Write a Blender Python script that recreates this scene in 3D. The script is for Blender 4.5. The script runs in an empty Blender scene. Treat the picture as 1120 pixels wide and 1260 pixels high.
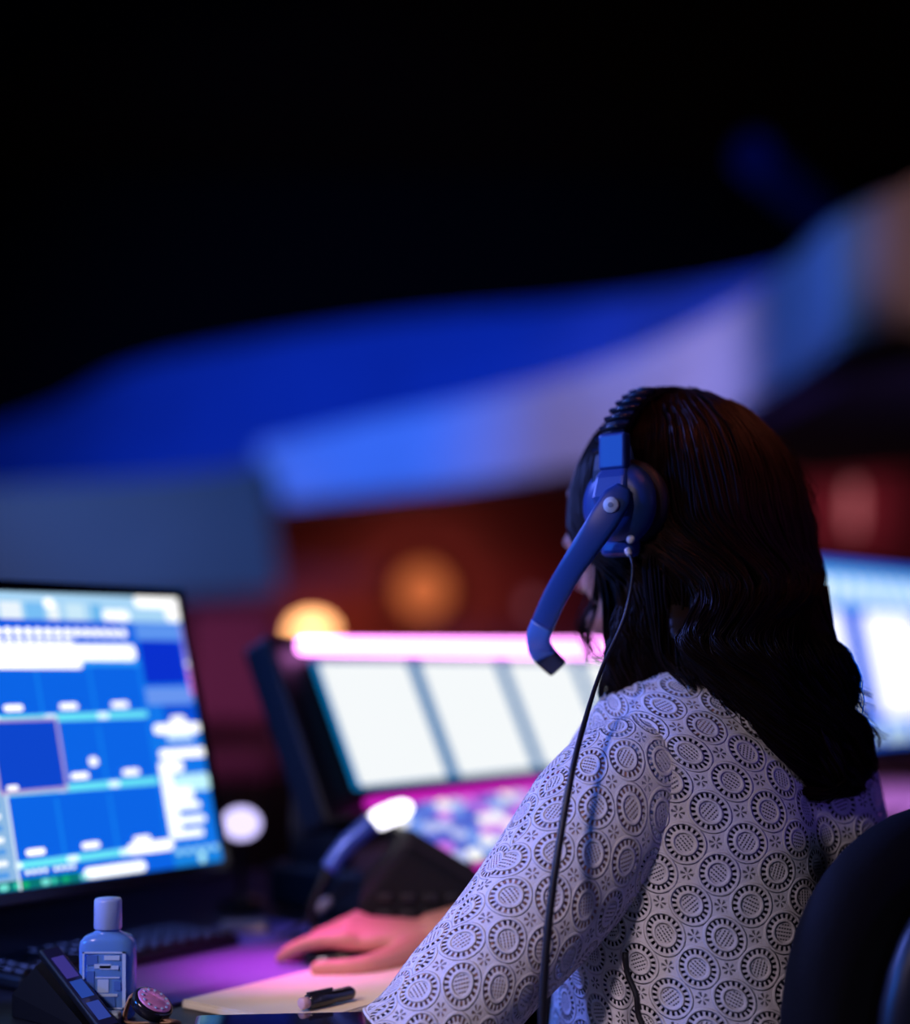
import bpy, bmesh, math, random
import numpy as np
from mathutils import Vector, Matrix

rng = np.random.default_rng(7)
random.seed(7)
sc = bpy.context.scene
COL = sc.collection
PI = math.pi


def srgb(r, g, b):
    def c(v):
        v /= 255.0
        return v / 12.92 if v <= 0.04045 else ((v + 0.055) / 1.055) ** 2.4
    return (c(r), c(g), c(b))


# ------------------------------------------------------------------ camera
FPX, CAMZ, HORIZON = 1900.0, 1.08, 810.0      # focal length in px of a 1120x1260 frame
cam_d = bpy.data.cameras.new('camera')
cam = bpy.data.objects.new('camera', cam_d)
COL.objects.link(cam)
cam.location = (0, 0, CAMZ)
cam.rotation_euler = (PI / 2, 0, 0)
cam_d.sensor_fit = 'HORIZONTAL'
cam_d.sensor_width = 36.0
cam_d.lens = FPX / 1120 * 36.0
cam_d.shift_y = (HORIZON - 630.0) / 1120.0
cam_d.clip_start = 0.05
cam_d.dof.use_dof = True
cam_d.dof.focus_distance = 1.365
cam_d.dof.aperture_fstop = 1.36
sc.camera = cam

# ------------------------------------------------------------------ colour management, world
sc.view_settings.view_transform = 'Standard'
sc.view_settings.look = 'None'
sc.view_settings.exposure = 0.0
sc.view_settings.gamma = 1.0
sc.view_settings.use_curve_mapping = False
sc.cycles.use_denoising = True
sc.cycles.max_bounces = 6
sc.cycles.transparent_max_bounces = 12
sc.cycles.sample_clamp_indirect = 4.0
w = bpy.data.worlds.new('dark hall')
sc.world = w
w.use_nodes = True
w.node_tree.nodes['Background'].inputs[0].default_value = (0.10, 0.08, 0.30, 1)
w.node_tree.nodes['Background'].inputs[1].default_value = 0.0025


def light(name, kind, loc, target, color, energy, size=0.2, angle=60, blend=0.6):
    d = bpy.data.lights.new(name, kind)
    d.color = color
    d.energy = energy
    if kind == 'SPOT':
        d.spot_size = math.radians(angle)
        d.spot_blend = blend
        d.shadow_soft_size = size
    elif kind == 'AREA':
        d.size = size
    else:
        d.shadow_soft_size = size
    o = bpy.data.objects.new(name, d)
    COL.objects.link(o)
    o.location = loc
    if target is not None:
        o.rotation_euler = (Vector(target) - Vector(loc)).to_track_quat('-Z', 'Y').to_euler()
    return o


# unseen house and stage spots, aimed where light falls on operator and desk
light('house_spot_key', 'SPOT', (-1.55, -0.35, 2.35), (-0.13, 1.40, 0.90), (1.0, 0.80, 0.94), 185, 0.22, 20.5, 1.0)
light('house_spot_back', 'SPOT', (0.45, -1.1, 1.5), (0.15, 1.40, 0.68), (0.42, 0.52, 1.0), 36, 0.3, 11.5, 1.0)
light('stage_spot_blue', 'SPOT', (-2.3, 0.8, 1.65), (-0.06, 1.45, 1.08), (0.02, 0.18, 1.0), 130, 0.12, 34, 0.8)
light('stage_spot_front', 'SPOT', (-2.6, 2.3, 2.7), (0.08, 1.45, 0.95), (0.14, 0.22, 1.0), 430, 0.12, 22, 0.8)
light('stage_spot_violet', 'SPOT', (2.2, 0.3, 1.6), (0.36, 1.45, 0.95), (0.18, 0.10, 1.0), 22, 0.25, 20, 0.9)
light('stage_spot_magenta', 'SPOT', (-0.62, 1.9, 3.0), (-0.175, 1.625, 0.753), (1.0, 0.07, 0.85), 430, 0.05, 7.5, 1.0)
light('house_spot_desk', 'SPOT', (-0.3, 0.4, 2.5), (-0.08, 1.55, 0.76), (1.0, 0.62, 0.46), 75, 0.06, 10, 0.9)
light('house_spot_amber', 'SPOT', (0.55, 0.9, 2.7), (0.285, 1.46, 1.32), (1.0, 0.24, 0.13), 300, 0.1, 4.6, 1.0)
light('stage_spot_desk', 'SPOT', (1.5, 4.6, 2.8), (1.05, 3.6, 0.76), (0.75, 0.25, 1.0), 1300, 0.1, 26, 0.8)
# balcony stage lights
light('balcony_spot_blue', 'SPOT', (-1.6, 5.5, 3.4), (1.2, 11.6, 2.85), (0.42, 0.39, 1.0), 2300, 0.2, 36, 0.9)
light('balcony_spot_corner', 'SPOT', (0.6, 4.5, 3.6), (1.88, 8.9, 3.0), (0.06, 0.20, 1.0), 1050, 0.15, 22, 1.0)
light('tier_spot_right', 'SPOT', (-1.2, 5.5, 4.6), (1.9, 13.0, 4.35), (0.04, 0.18, 1.0), 2600, 0.2, 24, 1.0)
light('tier_spot_blue', 'SPOT', (-3.5, 8.0, 4.2), (-1.8, 18.0, 3.4), (0.04, 0.17, 1.0), 4200, 0.2, 62, 0.9)
light('wall_spot_slate', 'SPOT', (-4.5, 7.5, 4.0), (-3.4, 14.3, 1.8), (0.60, 0.62, 1.0), 480, 0.2, 36, 0.9)
light('panel_spot', 'SPOT', (0.9, 3.2, 2.7), (2.42, 7.5, 3.12), (1.0, 0.70, 1.0), 210, 0.1, 13, 0.6)
light('soffit_spot', 'SPOT', (3.4, 7.2, 1.4), (3.0, 11.0, 3.2), (0.20, 0.14, 1.0), 70, 0.2, 60, 0.9)


def at(px, py, Y):
    return np.array([(px - 560.0) / FPX * Y, Y, CAMZ + (HORIZON - py) / FPX * Y])


# ------------------------------------------------------------------ materials
def principled(name, col, rough=0.5, metal=0.0, spec=0.5, **kw):
    m = bpy.data.materials.new(name)
    m.use_nodes = True
    b = m.node_tree.nodes['Principled BSDF']
    b.inputs['Base Color'].default_value = (*col, 1)
    b.inputs['Roughness'].default_value = rough
    b.inputs['Metallic'].default_value = metal
    b.inputs['Specular IOR Level'].default_value = spec
    for k, v in kw.items():
        b.inputs[k.replace('_', ' ')].default_value = v
    return m


def noisy(m, scale=30, amount=0.25, bump=0.0, coord='Object'):
    """small colour variation and relief on an existing principled material"""
    nt = m.node_tree
    b = nt.nodes['Principled BSDF']
    tc = nt.nodes.new('ShaderNodeTexCoord')
    nz = nt.nodes.new('ShaderNodeTexNoise')
    nz.inputs['Scale'].default_value = scale
    nz.inputs['Detail'].default_value = 5
    nt.links.new(tc.outputs[coord], nz.inputs['Vector'])
    c = b.inputs['Base Color'].default_value[:]
    mx = nt.nodes.new('ShaderNodeMix')
    mx.data_type = 'RGBA'
    mx.inputs[6].default_value = (c[0] * (1 - amount), c[1] * (1 - amount), c[2] * (1 - amount), 1)
    mx.inputs[7].default_value = (c[0] * (1 + amount), c[1] * (1 + amount), c[2] * (1 + amount), 1)
    nt.links.new(nz.outputs['Fac'], mx.inputs[0])
    nt.links.new(mx.outputs[2], b.inputs['Base Color'])
    if bump:
        bp = nt.nodes.new('ShaderNodeBump')
        bp.inputs['Strength'].default_value = bump
        bp.inputs['Distance'].default_value = 0.002
        nt.links.new(nz.outputs['Fac'], bp.inputs['Height'])
        nt.links.new(bp.outputs['Normal'], b.inputs['Normal'])
    return m


def emission(name, col, strength=1.0):
    m = bpy.data.materials.new(name)
    m.use_nodes = True
    nt = m.node_tree
    nt.nodes.remove(nt.nodes['Principled BSDF'])
    e = nt.nodes.new('ShaderNodeEmission')
    e.inputs[0].default_value = (*col, 1)
    e.inputs[1].default_value = strength
    nt.links.new(e.outputs[0], nt.nodes['Material Output'].inputs[0])
    return m


M = {}
M['black'] = principled('black plastic', (0.006, 0.006, 0.009), 0.45)
M['blackgloss'] = principled('black gloss plastic', (0.012, 0.012, 0.02), 0.18)
M['fabricblack'] = noisy(principled('black chair fabric', (0.008, 0.007, 0.010), 0.85, spec=0.25), 300, .4, .3)
M['shell'] = principled('chair shell plastic', (0.016, 0.013, 0.016), 0.4)
M['metal'] = principled('brushed metal', (0.5, 0.5, 0.52), 0.3, 1.0)
M['floor'] = noisy(principled('dark carpet', (0.016, 0.012, 0.02), 0.95, spec=0.1), 40, .4, .2)
M['matte'] = principled('matte black', (0.004, 0.004, 0.006), 0.8, spec=0.15)
M['ceiling'] = principled('black ceiling', (0.0035, 0.003, 0.0035), 0.95, spec=0.05)
M['wallred'] = noisy(principled('dark red wall', (0.11, 0.020, 0.022), 0.85, spec=0.2), 1.2, .3)
M['walldark'] = principled('dark side wall', (0.03, 0.026, 0.034), 0.9, spec=0.1)
M['fascia'] = noisy(principled('pale balcony plaster', (0.55, 0.50, 0.56), 0.8, spec=0.2), 1.5, .12)
M['tier'] = noisy(principled('upper tier blue paint', (0.05, 0.11, 0.40), 0.85, spec=0.2), .8, .25)
M['slate'] = noisy(principled('slate grey plaster', (0.13, 0.115, 0.085), 0.85, spec=0.2), 1.0, .12)
M['tan'] = noisy(principled('tan warm-lit plaster', (0.40, 0.27, 0.19), 0.85, spec=0.2), 1.0, .1)  # warm light on the pale balcony front put into the tan
M['desk'] = noisy(principled('dark desk laminate', (0.010, 0.009, 0.014), 0.5), 60, .3)
M['cream'] = noisy(principled('cream paper', (0.75, 0.66, 0.50), 0.7), 25, .08)
M['pad'] = noisy(principled('mouse pad cloth', (0.17, 0.11, 0.38), 0.75, spec=0.3), 500, .3, .15)
M['skin'] = noisy(principled('skin', (0.46, 0.22, 0.16), 0.5, spec=0.4), 120, .10, .08)
M['hair'] = noisy(principled('dark brown hair', (0.010, 0.0040, 0.0034), 0.45, spec=0.13), 60, .35)
M['navy'] = noisy(principled('navy camisole', (0.02, 0.02, 0.05), 0.8, spec=.2), 200, .2)
M['trouser'] = noisy(principled('black trousers', (0.010, 0.010, 0.016), 0.85, spec=.2), 300, .3)
M['hsbluelit'] = principled('headset blue-lit plastic', (0.018, 0.065, 0.27), 0.38)  # dark plastic, with the blue light on it put into the colour
M['hsdark'] = principled('headset dark plastic', (0.012, 0.016, 0.035), 0.25)
M['hscush'] = noisy(principled('ear cushion leatherette', (0.008, 0.012, 0.035), 0.55), 200, .3, .2)
M['hslight'] = principled('pale plastic', (0.75, 0.8, 0.85), 0.35)
M['cable'] = principled('cable rubber', (0.012, 0.010, 0.016), 0.45)
M['eye'] = principled('eye', (0.8, 0.8, 0.8), 0.15)
M['lip'] = principled('lip', (0.45, 0.13, 0.13), 0.4)
M['tanleather'] = noisy(principled('tan leather', (0.36, 0.20, 0.11), 0.6), 90, .2, .2)
M['glassy'] = principled('clear blue plastic', (0.16, 0.40, 1.0), 0.12, Transmission_Weight=0.3, IOR=1.35)
M['capblue'] = principled('pale blue cap', (0.34, 0.48, 0.95), 0.3)
M['label'] = principled('pale print', (0.48, 0.66, 1.0), 0.5)
M['labelblue'] = principled('blue print', (0.06, 0.17, 0.60), 0.5)
M['seatred'] = noisy(principled('plum upholstery', (0.32, 0.12, 0.22), 0.85, spec=.2), 60, .2)
M['bluesheen'] = principled('metal with painted blue sheen', (0.10, 0.20, 0.75), 0.3, 0.3)  # blue sheen on the bent arm put into the base colour

# lit things
M['strip'] = emission('light strip', (1.0, 0.30, 1.0), 5.0)
M['scrwhite'] = emission('white screen', (0.90, 0.95, 0.97), 1.25)
M['scrteal'] = emission('teal screen edge', (0.02, 0.30, 0.48), 0.6)
M['magledge'] = emission('magenta edge glow', (0.75, 0.02, 0.62), 0.85)  # emission stands in for magenta light on the console lip

# ------------------------------------------------------------------ geometry helpers


class MB:
    def __init__(self, mat=None):
        self.v, self.f, self.mi, self.n = [], [], [], 0
        self.M = mat

    def add(self, V, F, mi=0):
        V = np.asarray(V, float).reshape(-1, 3)
        if self.M is not None:
            A = np.array(self.M)
            V = V @ A[:3, :3].T + A[:3, 3]
        self.v.append(V)
        for f in F:
            self.f.append(tuple(int(i) + self.n for i in f))
            self.mi.append(mi)
        self.n += len(V)
        return self

    def box(self, c, s, mi=0):
        x, y, z = c
        a, b, d = s[0] / 2, s[1] / 2, s[2] / 2
        V = [(x + i * a, y + j * b, z + k * d) for k in (-1, 1) for j in (-1, 1) for i in (-1, 1)]
        return self.add(V, [(0, 2, 3, 1), (4, 5, 7, 6), (0, 1, 5, 4), (2, 6, 7, 3), (0, 4, 6, 2), (1, 3, 7, 5)], mi)

    def loft(self, R, cap=True, closed=True, mi=0):
        R = np.asarray(R, float)
        n, m = R.shape[:2]
        F = []
        mm = m if closed else m - 1
        for i in range(n - 1):
            for j in range(mm):
                k = (j + 1) % m
                F.append((i * m + j, i * m + k, (i + 1) * m + k, (i + 1) * m + j))
        if cap:
            F.append(tuple(range(m - 1, -1, -1)))
            F.append(tuple((n - 1) * m + j for j in range(m)))
        return self.add(R.reshape(-1, 3), F, mi)

    def tube(self, path, rad, n=12, cap=True, mi=0, flat=1.0):
        return self.loft(tube_rings(path, rad, n, flat), cap, True, mi)

    def lathe(self, prof, n=32, mi=0, c=(0, 0, 0), axis='z', closedprof=False):
        a = np.linspace(0, 2 * PI, n, endpoint=False)
        R = []
        for r, z in prof:
            r = max(r, 1e-5)
            if axis == 'z':
                R.append(np.stack([c[0] + r * np.cos(a), c[1] + r * np.sin(a), np.full(n, c[2] + z)], 1))
            else:
                R.append(np.stack([c[0] + r * np.cos(a), np.full(n, c[1] + z), c[2] + r * np.sin(a)], 1))
        return self.loft(R, True, True, mi)

    def ellip(self, c, rad, R=None, n=20, k=14, mi=0):
        t = np.linspace(0.02, PI - 0.02, k)
        p = np.linspace(0, 2 * PI, n, endpoint=False)
        V = np.array([[(math.sin(a) * math.cos(b), math.sin(a) * math.sin(b), -math.cos(a)) for b in p] for a in t])
        V = V * np.asarray(rad)
        if R is not None:
            V = V @ np.asarray(R).T
        return self.loft(V + np.asarray(c), True, True, mi)


def tube_rings(path, rad, n=12, flat=1.0, up=(0, 0, 1)):
    P = np.asarray(path, float)
    rad = np.broadcast_to(np.asarray(rad, float), (len(P),))
    T = np.gradient(P, axis=0)
    T /= np.linalg.norm(T, axis=1)[:, None] + 1e-12
    u = np.asarray(up, float)
    if abs(T[0] @ u) > 0.95:
        u = np.array([1.0, 0, 0])
    out = []
    a = np.linspace(0, 2 * PI, n, endpoint=False)
    N = u - T[0] * (u @ T[0])
    for i in range(len(P)):
        N = N - T[i] * (N @ T[i])
        N /= np.linalg.norm(N)
        B = np.cross(T[i], N)
        out.append(P[i] + rad[i] * (np.cos(a)[:, None] * N * flat + np.sin(a)[:, None] * B))
    return np.array(out)


def spline(P, n):
    """Catmull-Rom through the points, n samples"""
    P = np.asarray(P, float)
    k = len(P)
    Q = np.vstack([2 * P[0] - P[1], P, 2 * P[-1] - P[-2]])
    out = []
    for t in np.linspace(0, k - 1, n):
        i = min(int(t), k - 2)
        u = t - i
        p0, p1, p2, p3 = Q[i], Q[i + 1], Q[i + 2], Q[i + 3]
        out.append(0.5 * (2 * p1 + (p2 - p0) * u + (2 * p0 - 5 * p1 + 4 * p2 - p3) * u * u + (3 * p1 - p0 - 3 * p2 + p3) * u ** 3))
    return np.array(out)


def tag(o, label=None, cat=None, group=None, kind=None):
    if label:
        o['label'] = label
    if cat:
        o['category'] = cat
    if group:
        o['group'] = group
    if kind:
        o['kind'] = kind
    return o


def thing(name, label, cat, loc, group=None):
    o = bpy.data.objects.new(name, None)
    COL.objects.link(o)
    o.empty_display_size = 0.05
    o.location = tuple(float(x) for x in loc)
    return tag(o, label, cat, group)


def worldloc(o):
    v = Vector((0, 0, 0))
    while o is not None:
        v = v + o.location
        o = o.parent
    return np.array(v)


def obj(name, mb, mats, parent=None, smooth=False, bevel=0, seg=2, subsurf=0, uv=None):
    V = np.vstack(mb.v)
    if parent is None:
        o0 = np.array([(V[:, 0].min() + V[:, 0].max()) / 2, (V[:, 1].min() + V[:, 1].max()) / 2, V[:, 2].min()])
    else:
        o0 = (V.min(0) + V.max(0)) / 2
    me = bpy.data.meshes.new(name)
    me.from_pydata((V - o0).tolist(), [], mb.f)
    if not isinstance(mats, (list, tuple)):
        mats = [mats]
    for m in mats:
        me.materials.append(M[m] if isinstance(m, str) else m)
    if len(mats) > 1:
        me.polygons.foreach_set('material_index', mb.mi)
    if smooth:
        me.polygons.foreach_set('use_smooth', [True] * len(me.polygons))
    if uv is not None:
        l = me.uv_layers.new(name='uv')
        idx = np.zeros(len(me.loops), int)
        me.loops.foreach_get('vertex_index', idx)
        l.data.foreach_set('uv', np.asarray(uv, float)[idx].reshape(-1))
    me.update()
    o = bpy.data.objects.new(name, me)
    COL.objects.link(o)
    if parent is not None:
        o.parent = parent
        o.location = tuple(o0 - worldloc(parent))
    else:
        o.location = tuple(o0)
    if bevel:
        b = o.modifiers.new('bevel', 'BEVEL')
        b.width = bevel
        b.segments = seg
        b.limit_method = 'ANGLE'
    if subsurf:
        s = o.modifiers.new('subsurf', 'SUBSURF')
        s.levels = s.render_levels = subsurf
    return o


def frame(o, x, y, z=(0, 0, 1)):
    A = np.eye(4)
    A[:3, 0], A[:3, 1], A[:3, 2], A[:3, 3] = x, y, z, o
    return A


def remesh(name, mb, mat, voxel, parent, smooth_it=6):
    """union of closed pieces as one continuous skin"""
    o = obj(name, mb, mat, None)
    r = o.modifiers.new('r', 'REMESH')
    r.mode = 'VOXEL'
    r.voxel_size = voxel
    r.use_smooth_shade = True
    s = o.modifiers.new('s', 'SMOOTH')
    s.iterations = smooth_it
    s.factor = 0.5
    dg = bpy.context.evaluated_depsgraph_get()
    me = bpy.data.meshes.new_from_object(o.evaluated_get(dg))
    o.modifiers.clear()
    o.data = me
    me.polygons.foreach_set('use_smooth', [True] * len(me.polygons))
    if not me.materials:
        me.materials.append(M[mat])
    loc = np.array(o.location)
    o.parent = parent
    o.location = tuple(loc - worldloc(parent))
    return o


# desk frame: s runs along the desk (to the right and away), t into the desk, z up
RD = np.array([.604, .797, 0.0])
RD /= np.linalg.norm(RD)
FD = np.array([-RD[1], RD[0], 0.0])
O = np.array([0.11, 1.61, 0.0])
UP = np.array([0, 0, 1.0])
DESK = frame(O, RD, FD)
ZD = 0.75


def desk_st(p):
    q = np.asarray(p, float) - O
    return q @ RD, q @ FD


# ================================================================== THE SETTING
def struct(name, mb, mat, label=None, **kw):
    o = obj(name, mb, mat, None, **kw)
    o['kind'] = 'structure'
    if label:
        o['label'] = label
    return o


struct('floor', MB().box((-1, 10, -.05), (22, 32, .1)), 'floor')
struct('ceiling', MB().box((-1, 10, 8.05), (22, 32, .1)), 'ceiling')
struct('wall_back', MB().box((-1, 22.1, 1.9), (22, .2, 3.8)), 'wallred', 'dark red far wall under the upper tier')
struct('wall_back_upper', MB().box((-1, 22.1, 5.9), (22, .2, 4.2)), 'ceiling', 'far wall above the upper tier, coloured black for the unlit dark')  # black colour stands in for the unlit dark above the tier
struct('wall_left', MB().box((-11.9, 10, 4), (.2, 24, 8)), 'walldark')
struct('wall_right', MB().box((9.9, 10, 4), (.2, 24, 8)), 'walldark')
struct('wall_front', MB().box((-1, -5.9, 4), (22, .2, 8)), 'walldark')


def ribbon(pts, z0, z1, thick, lean=0.0, n=60):
    """curved wall: plan points (X, Y, zbottom, ztop) swept and given thickness away from the camera"""
    P = spline(pts, n)
    T = np.gradient(P[:, :2], axis=0)
    T /= np.linalg.norm(T, axis=1)[:, None]
    N = np.stack([-T[:, 1], T[:, 0]], 1)
    N *= np.sign(N[:, 1:2] + 1e-9)
    R = []
    for p, nn in zip(P, N):
        a = np.array([p[0], p[1]])
        b = a + nn * thick
        R.append([(a[0], a[1], p[2]), (a[0] + nn[0] * lean, a[1] + nn[1] * lean, p[3]), (b[0] + nn[0] * lean, b[1] + nn[1] * lean, p[3]), (b[0], b[1], p[2])])
    return MB().loft(R, True, True)


def px_pts(L):
    """(px, Y, py_bottom, py_top) -> plan point with heights"""
    out = []
    for px, Y, yb, yt in L:
        out.append(((px - 560) / FPX * Y, Y, CAMZ + (HORIZON - yb) / FPX * Y, CAMZ + (HORIZON - yt) / FPX * Y))
    return out


struct('wall_balcony', ribbon(px_pts([(318, 16.2, 622, 548), (450, 15.4, 608, 518), (600, 14.2, 592, 487), (750, 12.4, 566, 446),
                                      (880, 10.4, 518, 390), (970, 8.9, 468, 322), (1012, 8.2, 440, 283), (1032, 7.95, 424, 268)]), 0, 0, .35), 'fascia',
       'pale curved balcony front washed in blue light', smooth=False)
struct('wall_balcony_return', ribbon(px_pts([(1032, 7.93, 424, 268), (1080, 7.7, 412, 244), (1180, 7.35, 402, 205), (1290, 7.0, 398, 165)]), 0, 0, .35), 'tan',
       'warm-lit tan end of the curved balcony front at right edge')
struct('wall_upper_tier', ribbon(px_pts([(-260, 21.0, 690, 585), (0, 20, 640, 508), (110, 19.4, 640, 452), (230, 18.8, 630, 420), (450, 17.6, 610, 384),
                                         (700, 15.6, 580, 360), (880, 12.9, 540, 328), (985, 10.7, 480, 276), (1060, 10.0, 440, 240), (1200, 9.2, 420, 200)]), 0, 0, .5, .5), 'tier',
       'deep blue upper tier behind the balcony front')
struct('wall_slate', ribbon(px_pts([(-500, 13.0, 735, 610), (-150, 13.7, 735, 600), (150, 14.6, 735, 585), (300, 15.2, 730, 572), (345, 15.4, 727, 560)]), 0, 0, .3, .4), 'slate',
       'slate grey wall under the upper tier at left')
# underside of the balcony at right, a dark soffit between the fascia and the back wall
struct('trim_1', MB().add([at(940, 500, 9.6), at(1040, 428, 8.1), at(1300, 405, 7.2), at(1300, 560, 14), at(1000, 590, 17), at(900, 560, 14),
                           at(940, 500, 9.6) + [0, 0, .1], at(1040, 428, 8.1) + [0, 0, .1], at(1300, 405, 7.2) + [0, 0, .1], at(1300, 560, 14) + [0, 0, .1],
                           at(1000, 590, 17) + [0, 0, .1], at(900, 560, 14) + [0, 0, .1]],
                          [(0, 1, 2, 3, 4, 5), (11, 10, 9, 8, 7, 6)] + [(i, i + 6, (i + 1) % 6 + 6, (i + 1) % 6) for i in range(6)]), 'slate',
       'underside of the balcony at right')
# beam with a faint blue cast high up on the right
b0, b1 = at(925, 190, 9.0), at(1010, 262, 10.2)
struct('trim_2', MB().tube([b0, b1], [.13, .13], 8), 'tier', 'dim blue beam high under the ceiling')
light('beam_spot', 'SPOT', (1.2, 6.5, 3.2), tuple((b0 + b1) / 2), (0.05, 0.1, 1.0), 26, .1, 22, .9)

# ================================================================== THE DESK AND WHAT STANDS ON IT
T0 = 0.014
dk = thing('desk', 'long dark control desk carrying the monitors and console', 'desk', tuple(O + RD * 1.0 + FD * .4))
mb = MB(DESK); mb.box((1.0, T0 + .40, ZD - .0175), (4.4, .80, .035)); obj('desk_top', mb, 'desk', dk, bevel=.004)
for s in (-1.15, .95, 3.1):
    mb = MB(DESK); mb.box((s, T0 + .42, (ZD - .035) / 2), (.04, .66, ZD - .035)); obj('leg_panel', mb, 'desk', dk, bevel=.003)
mb = MB(DESK); mb.box((1.0, T0 + .72, .45), (4.2, .02, .52)); obj('back_panel', mb, 'desk', dk)


def tilted(P, T):
    """plane frame of a monitor: x along the desk, y away through the back, z up the tilted face"""
    u = FD * math.sin(T) + UP * math.cos(T)
    bk = FD * math.cos(T) - UP * math.sin(T)
    return frame(P, RD, bk, u)


UIMATS = {}


def ui(col, k=1.0):
    key = (col, k)
    if key not in UIMATS:
        UIMATS[key] = emission('ui %d %d %d' % col, srgb(*col), k)
    return UIMATS[key]


class UI:
    """flat print of a screen: one mesh of coplanar rectangles, each later one a hair prouder"""

    def __init__(self, A):
        self.mb = MB(A)
        self.mats = []
        self.k = 0

    def rect(self, x0, x1, z0, z1, col, k=1.0, level=None):
        m = ui(col, k)
        if m not in self.mats:
            self.mats.append(m)
        self.k += 1
        y = -0.0004 - 0.00025 * (self.k if level is None else level)
        self.mb.add([(x0, y, z0), (x1, y, z0), (x1, y, z1), (x0, y, z1)], [(0, 1, 2, 3)], self.mats.index(m))

    def pill(self, x0, x1, z0, z1, col, k=1.0, level=1, rmax=.006):
        m = ui(col, k)
        if m not in self.mats:
            self.mats.append(m)
        y = -0.0004 - 0.00025 * level
        r = min((x1 - x0) / 2, (z1 - z0) / 2, rmax)
        V = []
        for cx, cz, a0 in ((x1 - r, z1 - r, 0), (x0 + r, z1 - r, 90), (x0 + r, z0 + r, 180), (x1 - r, z0 + r, 270)):
            for d in range(0, 91, 30):
                a = math.radians(a0 + d)
                V.append((cx + r * math.cos(a), y, cz + r * math.sin(a)))
        self.mb.add(V, [tuple(range(len(V)))], self.mats.index(m))


def monitor_shell(t, A, x0, x1, z0, z1, bez=.012, depth=.03, sx=None):
    """bezel ring, back shell, stand"""
    mb = MB(A); mb.box(((x0 + x1) / 2, depth / 2 + .002, (z0 + z1) / 2), (x1 - x0, depth, z1 - z0)); obj('back_shell', mb, 'black', t, bevel=.006)
    mb = MB(A)
    for c, s in ((((x0 + x1) / 2, 0, z1 - bez / 2), (x1 - x0, .008, bez)), (((x0 + x1) / 2, 0, z0 + bez / 2), (x1 - x0, .008, bez)),
                 ((x0 + bez / 2, 0, (z0 + z1) / 2), (bez, .008, z1 - z0 - 2 * bez)), ((x1 - bez / 2, 0, (z0 + z1) / 2), (bez, .008, z1 - z0 - 2 * bez))):
        mb.box(c, s)
    obj('bezel', mb, 'blackgloss', t)
    if sx is not None:
        P = (A @ np.array([sx, depth + .012, (z0 + z1) / 2, 1]))[:3]
        q = np.array([P[0], P[1], 0]) + FD * .05
        s, tt = desk_st(q)
        mb = MB(DESK); mb.box((s, tt, (P[2] + ZD) / 2), (.05, .025, P[2] - ZD - .01)); obj('stand_column', mb, 'black', t, bevel=.004)
        mb = MB(DESK); mb.box((s, tt - .02, ZD + .007), (.24, .18, .013)); obj('stand_foot', mb, 'black', t, bevel=.004)
        mb = MB(A); mb.box((sx, depth + .02, (z0 + z1) / 2), (.08, .05, .08)); obj('stand_hinge', mb, 'black', t, bevel=.004)


# ---- left monitor with the blue grid
PM = np.array([-0.2653, 1.80, 0.8318])
A = tilted(PM, math.radians(14))
mon = thing('computer_monitor', 'large monitor at left showing a blue grid of tiles', 'monitor', (PM[0] - .15, PM[1] - .2, ZD))
monitor_shell(mon, A, -.548, .004, 0, .341, sx=-.30)
u = UI(A)
BL = (12, 92, 222)
u.rect(-.540, -.0045, .0125, .331, (12, 100, 230), 1.0)
u.rect(-.540, -.0045, .298, .331, (170, 215, 248), 1.0)                        # tool bar
for x0, x1, c in ((-.262, -.235, (235, 246, 255)), (-.23, -.205, (120, 190, 245)), (-.20, -.185, (240, 250, 255)), (-.175, -.15, (205, 235, 252)), (-.14, -.125, (110, 185, 240))):
    u.rect(x0, x1, .299, .318, c, 1.0, 4)
u.pill(-.205, -.19, .312, .323, (255, 255, 255), 1.3, 6)
u.pill(-.125, -.085, .299, .312, (250, 252, 255), 1.25, 6)
u.pill(-.075, -.006, .316, .330, (255, 255, 255), 1.35, 6)
u.pill(-.03, -.006, .300, .322, (255, 255, 255), 1.2, 7)
u.rect(-.540, -.105, .293, .2985, (8, 76, 225), 1.0, 5)
n = 0
for i in range(26):                                                              # two rows of lettering, blurred to dots in the photo
    x = -.42 + i * .0131
    if x < -.097:
        u.pill(x, x + .011, .2795, .2895, (255, 255, 255), 1.35, 8)
    if x < -.175:
        u.pill(x, x + .0112, .2725, .2775, (255, 255, 255), 1.3, 8)
u.pill(-.53, -.086, .2525, .271, (255, 255, 255), 1.35, 8)
u.pill(-.53, -.165, .2435, .2525, (255, 255, 255), 1.35, 8)
u.rect(-.165, -.083, .246, .2525, (40, 150, 245), 1.0, 7)
cols = [-.519, -.446, -.373, -.300, -.228, -.1565, -.0835]
for row, zs in enumerate((.1894, .1125, .037)):
    for k in range(1, 7):
        u.rect(cols[k] - .0025, cols[k] + .0015, zs, zs + .066, (18, 125, 240), 1.0, 6)
    u.pill(-.519, -.083, zs - .004, zs + .0045, (105, 228, 245), 1.05, 9)
    for k in range(6):
        u.pill(cols[k] + .022, cols[k] + .047, zs + .0085, zs + .0155, (255, 255, 255), 1.3, 10)
        u.pill(cols[k] + .0, cols[k] + .016, zs - .003, zs + .0035, (225, 250, 255), 1.25, 11)
u.pill(-.1785, -.1655, .134, .1445, (255, 255, 255), 1.2, 10)
u.pill(-.145, -.078, .033, .0455, (255, 255, 255), 1.35, 12)
u.rect(-.300, -.2115, .110, .190, (190, 170, 225), .9, 12)                      # selected tile, pale frame
u.rect(-.2965, -.2150, .1145, .1865, (14, 70, 205), 1.0, 13)
u.pill(-.29, -.275, .1145, .120, (255, 255, 255), 1.2, 14)
u.rect(-.540, -.294, .020, .110, (150, 195, 240), .9, 14)                       # pale column at the far left
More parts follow.
